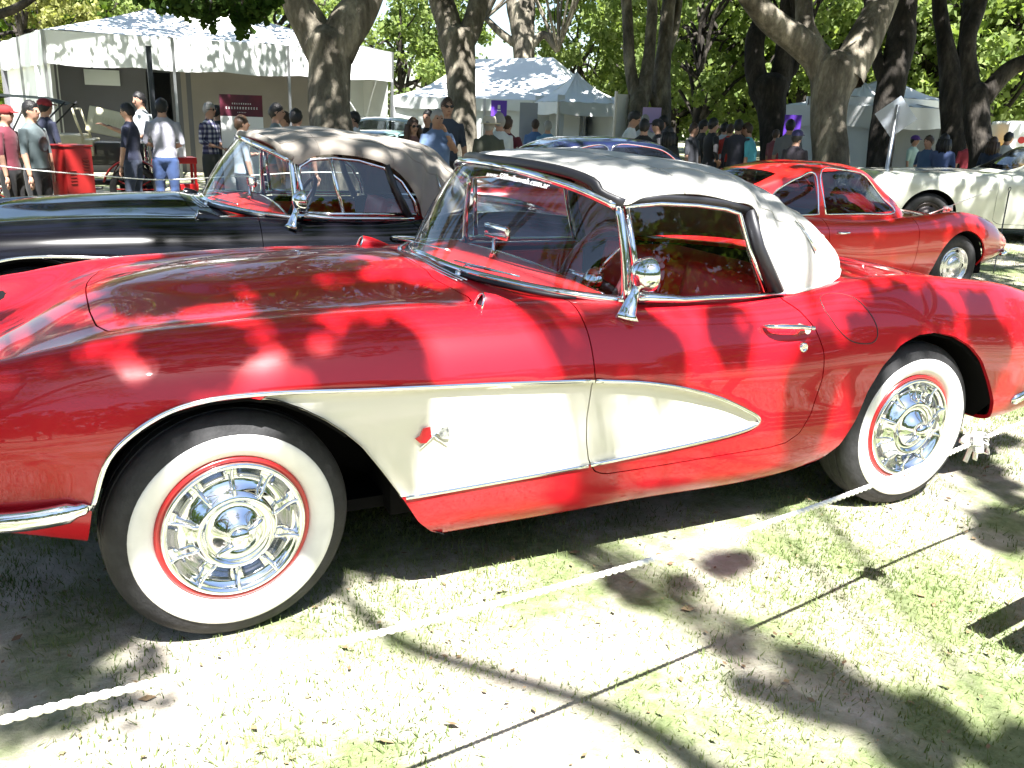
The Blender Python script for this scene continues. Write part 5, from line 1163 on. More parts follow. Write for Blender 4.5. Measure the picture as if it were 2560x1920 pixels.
# red louvred cabinet
p = atD((158, 380), 10.2); cab = empty('metal_cabinet', (p[0], p[1], terrain(p[0], p[1])), facing(p)+.5); redm = pmat('cabinet_red', (.26, .012, .012), .4, var=.2, vscale=5)
bm = bmesh.new(); box(bm, (0, 0, .53), (.34, .34, 1.06), taper=.94, bev=.012); from_bm('body', bm, redm, cab, angle=40)
for k in range(5):
    for sx in (-.085, .075):
        bm = bmesh.new(); box(bm, (sx, -.170+.004*k*0, .78+.035*k-(.12 if sx < 0 else 0)), (.07, .014, .010), Matrix.Rotation(.5, 3, 'X')); from_bm('louvre', bm, redm, cab, False)
bm = bmesh.new(); box(bm, (0, 0, 1.07), (.345, .345, .02), bev=.006); from_bm('lid', bm, redm, cab)
tag(cab, 'tall narrow red metal cabinet with louvres behind the black bonnet', 'cabinet')
# red trolley with a paper sign
p = atD((396, 380), 13.2); tr = empty('tool_trolley', (p[0], p[1], terrain(p[0], p[1])), facing(p)+.2); rt = pmat('trolley_red', (.50, .012, .015), .35)
for x in (-.15, .15):
    for y in (-.12, .12): bm = bmesh.new(); box(bm, (x, y, .45), (.035, .035, .74)); from_bm('leg', bm, rt, tr, False)
for z in (.14, .45, .83): bm = bmesh.new(); box(bm, (0, 0, z), (.36, .30, .09), bev=.01); from_bm('tray', bm, rt, tr)
for x in (-.14, .14):
    for y in (-.11, .11): bm = bmesh.new(); lathe(bm, [(.0005, -.012), (.04, -.012), (.04, .012), (.0005, .012)], 14, c=(x, y, .045)); from_bm('castor', bm, blk, tr)
tag(tr, 'red steel trolley with trays behind the man in jeans', 'trolley')
pa = empty('paper_notice', (p[0]-.02, p[1]-.02, terrain(p[0], p[1])+.885), facing(p)); bm = bmesh.new(); box(bm, (0, 0, .10), (.15, .006, .21), Matrix.Rotation(-.15, 3, 'X')); o = from_bm('sheet', bm, white_b, pa, False); tag(pa, 'white paper notice standing on the red trolley', 'notice')
# vintage open car with raised cream bonnet side
p = atD((150, 330), 13.6); vc = empty('vintage_car', (p[0], p[1], terrain(p[0], p[1])), facing(p)-.15); crm = pmat('vintage_cream', (.62, .58, .40), .4, coat=.5, var=.05); vdark = pmat('vintage_dark', (.015, .016, .02), .35, coat=.5)
def vb(name, mt, *bx, sm=True):
    bm = bmesh.new()
    for b_ in bx: box(bm, b_[0], b_[1], b_[2] if len(b_) > 2 else None, bev=.02)
    return from_bm(name, bm, mt, vc)
vb('body_tub', vdark, ((-.75, 0, .72), (1.2, 1.2, .5))); vb('scuttle', crm, ((.05, 0, .98), (.42, .95, .30)), ((.30, 0, .95), (.2, .85, .24)))
vb('bonnet', vdark, ((.70, 0, .86), (.75, .62, .34))); vb('radiator', CHROME, ((1.12, 0, .82), (.09, .58, .52)))
vb('raised_bonnet_side', crm, ((.62, -.12, 1.31), (.62, .02, .40), Matrix.Rotation(.2, 3, 'Y') @ Matrix.Rotation(-.35, 3, 'X')))
for k in range(12): bm = bmesh.new(); box(bm, (.40+.038*k, -.142-.0*k, 1.33-.0076*k), (.012, .012, .20), Matrix.Rotation(.2, 3, 'Y') @ Matrix.Rotation(-.35, 3, 'X')); from_bm('bonnet_louvre', bm, crm, vc, False)
bm = bmesh.new(); tube(bm, [(.28, -.40, 1.05), (.20, -.40, 1.32), (.16, -.40, 1.50)], [.018, .018, .014], 8); tube(bm, [(.16, -.40, 1.50), (.16, .40, 1.50)], .014, 8); tube(bm, [(.16, .40, 1.50), (.28, .40, 1.05)], .014, 8); from_bm('windscreen_frame', bm, crm, vc)
bm = bmesh.new(); hp = [(.12, 1.58), (-.25, 1.66), (-.8, 1.68), (-1.2, 1.60), (-1.34, 1.40)]; rr = [[bm.verts.new((x, y, z-.03*abs(y/.55)**3)) for x, z in hp] for y in np.linspace(-.58, .58, 9)]
for i in range(8):
    for j in range(4): bm.faces.new((rr[i][j], rr[i][j+1], rr[i+1][j+1], rr[i+1][j]))
bmesh.ops.solidify(bm, geom=bm.faces[:], thickness=.03); from_bm('folding_hood', bm, pmat('hood_cloth', (.012, .02, .018), .85), vc)
for s_ in (-1, 1):
    for q in ((.10, -.55), (-.4, -.75), (-1.25, -1.05)): bm = bmesh.new(); tube(bm, [(q[0], s_*.55, 1.60), (q[1], s_*.57, .95)], .014, 6); from_bm('hood_stick', bm, vdark, vc)
for x in (-1.05, .95):
    for s_ in (-1, 1):
        w_ = empty('wheel', (x, s_*.62, .36), 0 if s_ < 0 else math.pi); w_.parent = vc
        bm = bmesh.new(); tube(bm, [(.31*math.cos(a), 0, .31*math.sin(a)) for a in np.linspace(0, 2*math.pi, 36, endpoint=False)], .05, 8, closed=True); from_bm('tyre', bm, rubber, w_)
        for k in range(12): a = math.pi*k/6; bm = bmesh.new(); tube(bm, [(.05*math.cos(a), -.01, .05*math.sin(a)), (.275*math.cos(a), 0, .275*math.sin(a))], .011, 6); from_bm('spoke', bm, redm, w_)
        bm = bmesh.new(); lathe(bm, [(.06, .04), (.06, -.05), (.0005, -.06)], 16); from_bm('hub', bm, redm, w_)
        bm = bmesh.new(); mg = [(x+.44*math.cos(a), s_*.62, .36+.44*math.sin(a)) for a in np.linspace(.25, math.pi-.25, 12)]; tube(bm, mg, .05, 8, flat=(2.2, .3)); from_bm('mudguard', bm, redm if x > 0 else vdark, vc)
bm = bmesh.new(); box(bm, (-.05, -.62, .38), (1.1, .25, .03), bev=.006); box(bm, (-.05, .62, .38), (1.1, .25, .03), bev=.006); box(bm, (0, 0, .42), (2.6, .5, .06)); from_bm('chassis', bm, vdark, vc)
tag(vc, 'vintage open tourer with black hood and raised cream bonnet side at the tent', 'car', 'parked show cars')
# ropes and stakes -----------------------------------------------------------------
ropem = pmat('white_rope', (.80, .79, .75), .8, bump=.3, bscale=200)
def rope(pts, r, label, mat=None):
    P = cr(pts, max(24, 12*len(pts))); root = empty('barrier_rope', tuple(P[0])); O = P[0]
    for k in range(2):
        bm = bmesh.new(); L = np.r_[0, np.cumsum(np.linalg.norm(np.diff(P, axis=0), axis=1))]; n = min(1600, max(20, int(L[-1]/.0045))); Q = np.stack([np.interp(np.linspace(0, L[-1], n), L, P[:, a]) for a in range(3)], -1); fr = frames(Q-O)
        tube(bm, [p+(a*math.cos(i*.8+k*math.pi)+b*math.sin(i*.8+k*math.pi))*r*.40 for i, (p, t_, a, b) in enumerate(fr)], r*.62, 6); from_bm('strand', bm, mat or ropem, root)
    tag(root, label, 'rope', 'barrier ropes'); return root
def stake(p, h, label, lean=(0, 0), r=.008, mat=None):
    z0 = terrain(p[0], p[1]); root = empty('rope_stake', (p[0], p[1], z0)); bm = bmesh.new(); tube(bm, [(0, 0, -.12), (0, 0, 0), (lean[0], lean[1], h)], [r*.5, r, r], 8); from_bm('rod', bm, mat or dsteel, root)
    bm = bmesh.new(); tube(bm, [(lean[0]+.02*math.cos(a), lean[1], h+.02+.02*math.sin(a)) for a in np.linspace(-1.3, 4.0, 14)], r*.6, 6); from_bm('eyelet', bm, mat or dsteel, root); tag(root, label, 'stake', 'rope stakes'); return root
RA = np.array([-.46, -1.95, .665]); RB = np.array([2.22, -1.52, .625]); rd = RB-RA
rope([RA-rd*.9+np.array([0, 0, .03]), RA-rd*.4, RA, RA+rd*.25-np.array([0, 0, .052]), RA+rd*.5-np.array([0, 0, .070]), RA+rd*.75-np.array([0, 0, .052]), RB, RB+rd*.35, RB+rd*.75+np.array([0, 0, .02])], .0072, 'thick white barrier rope stretched in front of the red convertible')
e0 = RA-rd*.9; e1 = RB+rd*.75
stake(e0[:2], e0[2]+.03, 'thin iron stake holding the front rope beyond the front bumper'); stake(e1[:2], e1[2]+.02, 'thin iron stake holding the front rope beyond the tail')
# ribbon bow tied to the front rope
def bow(c, s, label, seed, down=(0, 0, -1)):
    root = empty('ribbon_bow', tuple(c)); Rr = random.Random(seed); wm = pmat('white_ribbon', (.82, .82, .80), .6)
    for k in range(15):
        a = Rr.uniform(0, 6.28); l = s*Rr.uniform(.6, 1.1); d_ = Vector((math.cos(a)*.9, math.sin(a)*.5, Rr.uniform(-1.0, -.05))); sd = d_.cross(Vector((Rr.uniform(-1, 1), Rr.uniform(-1, 1), .3))).normalized(); bm = bmesh.new()
        pts = [Vector((0, 0, 0)), d_*l*.5+sd*l*.22, d_*l, d_*l*.55-sd*l*.22, Vector((0, 0, -.004))]; tube(bm, cr([tuple(q) for q in pts], 16), s*.22, 6, flat=(1, .10)); from_bm('loop', bm, wm, root)
    for k in range(2): bm = bmesh.new(); tube(bm, cr([(0, 0, 0), (.2*s*(1 if k else -1), 0, -.6*s), (.35*s*(1 if k else -1), .05*s, -1.3*s)], 8), s*.14, 6, flat=(1, .12)); from_bm('tail', bm, wm, root)
    tag(root, label, 'bow', 'ribbon bows'); return root
bt = float((onY((2085, 985), -1.54)[0]-RA[0])/rd[0]); bow(RA+rd*bt, .058, 'white ribbon bow tied to the front rope beside the rear wheel', 3)
# far rope along the show line
fp = [atD((-60, 350), 9.2), atD((60, 366), 9.4), atD((200, 378), 9.8), atD((340, 388), 10.2), atD((520, 380), 10.6), atD((700, 372), 11.0), atD((985, 387), 11.4)]
rope(fp, .007, 'white rope sagging in front of the onlookers behind the black convertible'); stake(fp[0][:2], fp[0][2], 'iron stake at the near end of the onlookers rope'); stake(fp[-1][:2], fp[-1][2]-terrain(*fp[-1][:2]), 'iron stake of the onlookers rope near the older man')
sp_ = onZ((2146, 590), 0); stake(sp_[:2], atD((2146, 408), np.dot(sp_-CAM, FWD))[2], 'tall thin iron stake standing past the red coupe nose', r=.007)
q0 = atD((1900, 505), 8.2); q1 = atD((2050, 446), 9.4); q2 = atD((2146, 410), np.dot(sp_-CAM, FWD)); q3 = atD((2240, 500), 9.5)
rope([atD((1860, 520), 8.7), q1, q2], .006, 'thin white cord tied to the stake past the red coupe'); bow(q1, .075, 'white ribbon bow hanging beside the dark wheel of the white hardtop', 8)

# unseen slatted bench, added so its striped shadow falls into the foreground
bn = empty('shadow_bench', (2.02, -1.89, 0), rad(9)); wd_ = pmat('bench_wood', (.22, .14, .08), .7, var=.2, vscale=9, bump=.3, bscale=40)
for k in range(4): bm = bmesh.new(); box(bm, (.60, .03-.095*k, .42), (1.2, .066, .025), bev=.004); from_bm('slat', bm, wd_, bn)
for x in (.42, 1.0):
    for y in (.02, -.24): bm = bmesh.new(); box(bm, (x, y, .20), (.04, .04, .405)); from_bm('leg', bm, wd_, bn, False)
    bm = bmesh.new(); box(bm, (x, -.11, .385), (.045, .34, .04)); from_bm('bearer', bm, wd_, bn, False)
tag(bn, 'unseen slatted bench added to cast the striped shadow in the foreground', 'bench')
# ================================================================ people
SKIN = pmat('skin', (.42, .24, .17), .55, var=.06, vscale=12); SKIN2 = pmat('skin_tan', (.33, .18, .12), .55, var=.06, vscale=12)
HAIRC = dict(black=pmat('hair_black', (.008, .007, .008), .5, bump=.4, bscale=60), brown=pmat('hair_brown', (.05, .026, .014), .5, bump=.4, bscale=60), grey=pmat('hair_grey', (.30, .29, .28), .6, bump=.4, bscale=60))
EYE = pmat('eye_dark', (.01, .01, .012), .2); SHOE = pmat('shoe', (.03, .025, .025), .6)
def cloth(c): 
    n = 'cloth_%d_%d_%d' % tuple(int(x*1000) for x in c); return pmat(n, c, .85, var=.10, vscale=6, bump=.35, bscale=14, sheen=.1)
PLAID = None
def plaid_mat():
    M = bpy.data.materials.new('plaid_cloth'); M.use_nodes = True; t = M.node_tree; b = t.nodes['Principled BSDF']; b.inputs['Roughness'].default_value = .85; tc = t.nodes.new('ShaderNodeTexCoord'); L = t.links.new; cols = []
    for d in ('Y', 'Z'):
        w_ = t.nodes.new('ShaderNodeTexWave'); w_.bands_direction = d; w_.inputs['Scale'].default_value = 4.2; w_.inputs['Distortion'].default_value = .4; L(tc.outputs['Object'], w_.inputs['Vector']); r = t.nodes.new('ShaderNodeValToRGB'); r.color_ramp.elements[0].position = .45; r.color_ramp.elements[1].position = .55; L(w_.outputs['Fac'], r.inputs[0]); cols.append(r)
    mx = t.nodes.new('ShaderNodeMixRGB'); mx.blend_type = 'ADD'; mx.inputs[0].default_value = 1; L(cols[0].outputs[0], mx.inputs[1]); L(cols[1].outputs[0], mx.inputs[2]); r = t.nodes.new('ShaderNodeValToRGB'); e = r.color_ramp.elements; e[0].color = (.03, .03, .07, 1); e[1].color = (.55, .55, .60, 1); m_ = e.new(.5); m_.color = (.12, .12, .22, 1); dv = t.nodes.new('ShaderNodeMath'); dv.operation = 'MULTIPLY'; dv.inputs[1].default_value = .5
    sp = t.nodes.new('ShaderNodeSeparateColor'); L(mx.outputs[0], sp.inputs[0]); L(sp.outputs[0], dv.inputs[0]); ad = t.nodes.new('ShaderNodeMixRGB'); L(cols[0].outputs[0], ad.inputs[1]); L(cols[1].outputs[0], ad.inputs[2]); ad.inputs[0].default_value = .5; L(ad.outputs[0], r.inputs[0]); L(r.outputs[0], b.inputs['Base Color']); return M
ARMS = dict(down=((.02, .135, .635), (.05, .145, .475)), front=((-.005, .145, .64), (.115, .06, .60)), hips=((-.05, .185, .665), (.03, .115, .575)), chin=((.07, .13, .68), (.115, .03, .835)), reach=((.10, .15, .745), (.24, .12, .80)), up=((.13, .13, .80), (.20, .10, .92)), fold=((.03, .145, .66), (.12, -.03, .685)), phone=((.02, .14, .65), (.17, .06, .68)))
DGP = bpy.data.objects.new('tmp', None)
def ell(bm, c, r, seg=12, rings=8, R=None):
    vs = []
    for i in range(rings+1):
        a = math.pi*i/rings; row = []
        for k in range(seg):
            b = 2*math.pi*k/seg; v = Vector((r[0]*math.sin(a)*math.cos(b), r[1]*math.sin(a)*math.sin(b), r[2]*math.cos(a)))
            if R: v = R @ v
            row.append(bm.verts.new(v+Vector(c)))
        vs.append(row)
    for i in range(rings):
        for k in range(seg): bm.faces.new((vs[i][k], vs[i][(k+1) % seg], vs[i+1][(k+1) % seg], vs[i+1][k]))
    bmesh.ops.remove_doubles(bm, verts=[v for q in (vs[0], vs[-1]) for v in q], dist=1e-5)
def person(v, t, face, label, shirt, pants, hair='black', arms=('down', 'down'), sleeve=.5, fat=1.0, female=False, long_hair=False, hat=None, specs=False, H=None, tilt=0, pants_skin=False, skin=None, stoop=0.0, vox=.020):
    """v = pixel of the top of the head, t = depth, face = heading in degrees, 0 looks at the viewer, +90 to the picture's right"""
    P = atD(v, t); z0 = terrain(P[0], P[1]); Hh = H or float(np.clip(P[2]-z0, 1.40, 1.86)); x0, y0 = P[0], P[1]
    if H: P = atD(v, t)
    to_cam = math.atan2(CAM[1]-y0, CAM[0]-x0); root = empty('person', (x0, y0, z0), to_cam+rad(face)); globals().__setitem__('LAST_H', Hh); sk_m = skin or SKIN
    rs = random.Random(int(v[0]*7+v[1])); bm = bmesh.new(); S_ = Hh
    def q(x, y, z): 
        bend = stoop*max(0, z-.5)**1.5*1.6
        return (S_*(x+bend), S_*y, S_*z)
    # torso: stacked ellipses
    wq = .92 if female else 1.0
    tor = [(.465, .062, .080), (.50, .072*fat, .094), (.545, .070*fat, .094), (.60, .064*fat, .084*wq), (.66, .068*fat, .092*wq), (.72, .070*fat, .100*wq), (.77, .066, .106*wq), (.805, .054, .098*wq), (.83, .040, .066), (.85, .032, .036), (.885, .031, .032)]
    rings = []
    for z, a, b in tor:
        dx = .02*(fat-1)*4*max(0, 1-abs(z-.60)/.12); rings.append([bm.verts.new(q(dx+a*math.cos(2*math.pi*k/16), b*(1+.35*(fat-1))*math.sin(2*math.pi*k/16), z)) for k in range(16)])
    for i in range(len(rings)-1):
        for k in range(16): bm.faces.new((rings[i][k], rings[i][(k+1) % 16], rings[i+1][(k+1) % 16], rings[i+1][k]))
    bm.faces.new(rings[0][::-1]); bm.faces.new(rings[-1])
    st = rs.uniform(-.02, .02); legs = []
    for s in (-1, 1):
        fx = st*s; L = [q(0, s*.048, .50), q(.004+fx*.4, s*.056, .38), q(.012+fx*.8, s*.060, .275), q(-.004+fx, s*.062, .15), q(-.012+fx, s*.064, .045)]
        tube(bm, L, [S_*.060*(1+.3*(fat-1)), S_*.054, S_*.038, S_*.034, S_*.026], 10)
        tube(bm, [q(-.035+fx, s*.064, .022), q(.02+fx, s*.068, .024), q(.075+fx, s*.074, .016), q(.095+fx, s*.075, .012)], [S_*.020, S_*.025, S_*.022, S_*.012], 10); legs.append(L)
    AR = []
    for s, am in ((-1, arms[0]), (1, arms[1])):
        el, wr = ARMS[am]; sh_ = q(0, s*.098*wq, .805); e_ = q(el[0], s*el[1]*(1+.2*(fat-1)), el[2]); w_ = q(wr[0], s*wr[1], wr[2])
        tube(bm, [sh_, tuple((np.array(sh_)+np.array(e_))/2+np.array([0, s*.004, 0])), e_, w_], [S_*.036*wq, S_*.030*wq, S_*.025*wq, S_*.017], 9); AR.append((np.array(sh_), np.array(e_), np.array(w_)))
    hc = Vector(q(.012, 0, .928)); tl = Matrix.Rotation(rad(tilt), 3, 'Y')
    ell(bm, hc, (S_*.056, S_*.045, S_*.066), 14, 10, tl); ell(bm, hc+tl @ Vector((S_*.018, 0, -S_*.036)), (S_*.034, S_*.033, S_*.032), 10, 8); ell(bm, hc+tl @ Vector((S_*.060, 0, -S_*.010)), (S_*.012, S_*.008, S_*.014), 8, 6)
    for s in (-1, 1): ell(bm, hc+tl @ Vector((-S_*.002, s*S_*.046, -S_*.006)), (S_*.010, S_*.006, S_*.015), 8, 6)
    me = bpy.data.meshes.new('body'); bm.to_mesh(me); bm.free(); tmp = bpy.data.objects.new('body', me); COL.objects.link(tmp)
    md = tmp.modifiers.new('r', 'REMESH'); md.mode = 'VOXEL'; md.voxel_size = vox; sm = tmp.modifiers.new('s', 'SMOOTH'); sm.factor = .5; sm.iterations = 3
    dg = bpy.context.evaluated_depsgraph_get(); m2 = bpy.data.meshes.new_from_object(tmp.evaluated_get(dg)); bpy.data.objects.remove(tmp); bpy.data.meshes.remove(me)
    bm = bmesh.new(); bm.from_mesh(m2)
    def seg(p, a, b):
        d = b-a; u = np.clip(np.dot(p-a, d)/np.dot(d, d), 0, 1); return np.linalg.norm(p-a-d*u), u
    for f in bm.faces:
        p = np.array(f.calc_center_median()); z = p[2]/S_; mi = 1
        da = 9; fr_ = 0
        for a, e, w_ in AR:
            d1, u1 = seg(p, a, e); d2, u2 = seg(p, e, w_)
            if min(d1, d2) < da: da = min(d1, d2); fr_ = u1*.5 if d1 < d2 else .5+u2*.5
        if z > .862: mi = 0
        elif da < S_*.036 and (fr_ > .25 or z < .70) and not (z > .8): mi = 0 if fr_ > sleeve else 1
        elif z > .845 and abs(p[1]) < S_*.04: mi = 0
        elif z < .036: mi = 3
        elif z < .515 or (z < .53 and da > S_*.05): mi = (0 if (pants_skin and z < .27) else 2)
        f.material_index = mi; f.smooth = True
    # hands: palm and five fingers at each wrist
    for (a, e, w_), s in zip(AR, (-1, 1)):
        d = Vector(w_-e).normalized(); sd = d.cross(Vector((0, 0, 1)) if abs(d.z) < .8 else Vector((1, 0, 0))).normalized(); nn = d.cross(sd); w0 = Vector(w_); n0 = len(bm.faces)
        tube(bm, [w0-d*.01, w0+d*S_*.025, w0+d*S_*.05], [S_*.016, S_*.022, S_*.020], 8, flat=(1, .5))
        for k in range(4):
            o_ = sd*S_*(.0075*(k-1.5)*1.35); l_ = S_*(.040, .046, .044, .034)[k]; b0 = w0+d*S_*.046+o_
            tube(bm, [b0, b0+d*l_*.5+nn*l_*.10, b0+d*l_*.9+nn*l_*.35], [S_*.0055, S_*.005, S_*.0038], 5)
        b0 = w0+d*S_*.015+sd*S_*.016; tube(bm, [b0, b0+d*S_*.016+sd*S_*.012, b0+d*S_*.034+sd*S_*.014+nn*S_*.006], [S_*.0065, S_*.006, S_*.0045], 5)
        bm.faces.ensure_lookup_table()
        for f in list(bm.faces)[n0:]: f.material_index = 0; f.smooth = True
    bm.to_mesh(m2); bm.free()
    for x in (sk_m, shirt if not isinstance(shirt, tuple) else cloth(shirt), cloth(pants), SHOE): m2.materials.append(x)
    link('body', m2, None, root)
    # hair
    hm = HAIRC[hair]; bm = bmesh.new(); n = 16; rg_ = 10; rows = []
    for i in range(rg_+1):
        row = []
        for k in range(n):
            b = 2*math.pi*k/n; amax = math.pi*(.605-.215*math.cos(b)+.035*math.sin(5*b+v[0])+.02*math.sin(9*b+v[1])); aa = amax*i/rg_; jj = 1+.07*rs.uniform(-1, 1)-.10*max(0, (i-7)/3)
            vv = Vector((S_*.0625*math.sin(aa)*math.cos(b)*jj-S_*.004, S_*.0515*math.sin(aa)*math.sin(b)*jj, S_*.0725*math.cos(aa)*jj)); row.append(bm.verts.new(hc+tl @ vv))
        rows.append(row)
    for i in range(rg_):
        for k in range(n): bm.faces.new((rows[i][k], rows[i][(k+1) % n], rows[i+1][(k+1) % n], rows[i+1][k]))
    bmesh.ops.remove_doubles(bm, verts=rows[0], dist=1e-5)
    if long_hair:
        for k in range(9):
            b = math.pi*(.42+1.16*k/8); x = math.cos(b); y = math.sin(b); p0 = hc+Vector((S_*.05*x, S_*.048*y, S_*.01)); tube(bm, [p0, p0+Vector((S_*.012*x, S_*.012*y, -S_*.07)), p0+Vector((S_*.004*x+rs.uniform(-.01, .01), S_*.016*y, -S_*(.15+.03*rs.random())))], [S_*.020, S_*.024, S_*.012], 7)
    from_bm('hair', bm, hm, root)
    # face: eyes, brows and mouth
    for s in (-1, 1):
        bm = bmesh.new(); ell(bm, hc+tl @ Vector((S_*.0515, s*S_*.018, S_*.002)), (S_*.005, S_*.008, S_*.0045), 8, 6); from_bm('eye', bm, EYE, root)
    bm = bmesh.new(); ell(bm, hc+tl @ Vector((S_*.0495, 0, -S_*.034)), (S_*.005, S_*.014, S_*.0035), 8, 6); from_bm('mouth', bm, pmat('lips', (.25, .09, .075), .5), root)
    if specs:
        bm = bmesh.new()
        for s in (-1, 1): ell(bm, hc+tl @ Vector((S_*.057, s*S_*.0185, S_*.003)), (S_*.004, S_*.0165, S_*.0115), 10, 6); tube(bm, [hc+tl @ Vector((S_*.052, s*S_*.034, S_*.004)), hc+tl @ Vector((0, s*S_*.049, S_*.002))], S_*.0022, 5)
        tube(bm, [hc+tl @ Vector((S_*.060, -S_*.008, S_*.005)), hc+tl @ Vector((S_*.060, S_*.008, S_*.005))], S_*.002, 5); from_bm('sunglasses', bm, EYE, root)
    if hat:
        kind, col = hat; hmt = cloth(col); bm = bmesh.new()
        if kind == 'cap':
            ell(bm, hc+tl @ Vector((-S_*.002, 0, S_*.028)), (S_*.066, S_*.055, S_*.048), 14, 8, tl); pts = [hc+tl @ Vector((S_*.05, y*S_, S_*.030)) for y in (-.036, -.018, 0, .018, .036)]; fr3 = [hc+tl @ Vector((S_*(.105-.03*abs(y/.036)**2), y*S_, S_*.020)) for y in (-.036, -.018, 0, .018, .036)]
            va = [bm.verts.new(p) for p in pts]; vb_ = [bm.verts.new(p) for p in fr3]; vc_ = [bm.verts.new(p-Vector((0, 0, S_*.006))) for p in pts]; vd_ = [bm.verts.new(p-Vector((0, 0, S_*.006))) for p in fr3]
            for k in range(4): bm.faces.new((va[k], va[k+1], vb_[k+1], vb_[k])); bm.faces.new((vc_[k], vd_[k], vd_[k+1], vc_[k+1])); bm.faces.new((vb_[k], vb_[k+1], vd_[k+1], vd_[k]))
        else:
            lathe(bm, [(S_*.100, S_*.018), (S_*.098, S_*.012), (S_*.06, S_*.018), (S_*.060, S_*.050), (S_*.050, S_*.078), (S_*.03, S_*.074), (S_*.0005, S_*.070)], 24, axis='Z', c=tuple(hc)); 
        from_bm('hat', bm, hmt, root)
    tag(root, label, 'person', 'onlookers at the car show'); return root
PL = plaid_mat()
navy = (.012, .016, .04); blackc = (.010, .010, .012); jeans = (.03, .06, .16); lgrey = (.36, .38, .42); olive = (.07, .075, .055); blue = (.09, .15, .30); wht = (.68, .69, .70); dk = (.02, .02, .025); teal = (.10, .45, .55); khaki = (.20, .17, .12); mar = (.10, .012, .025)
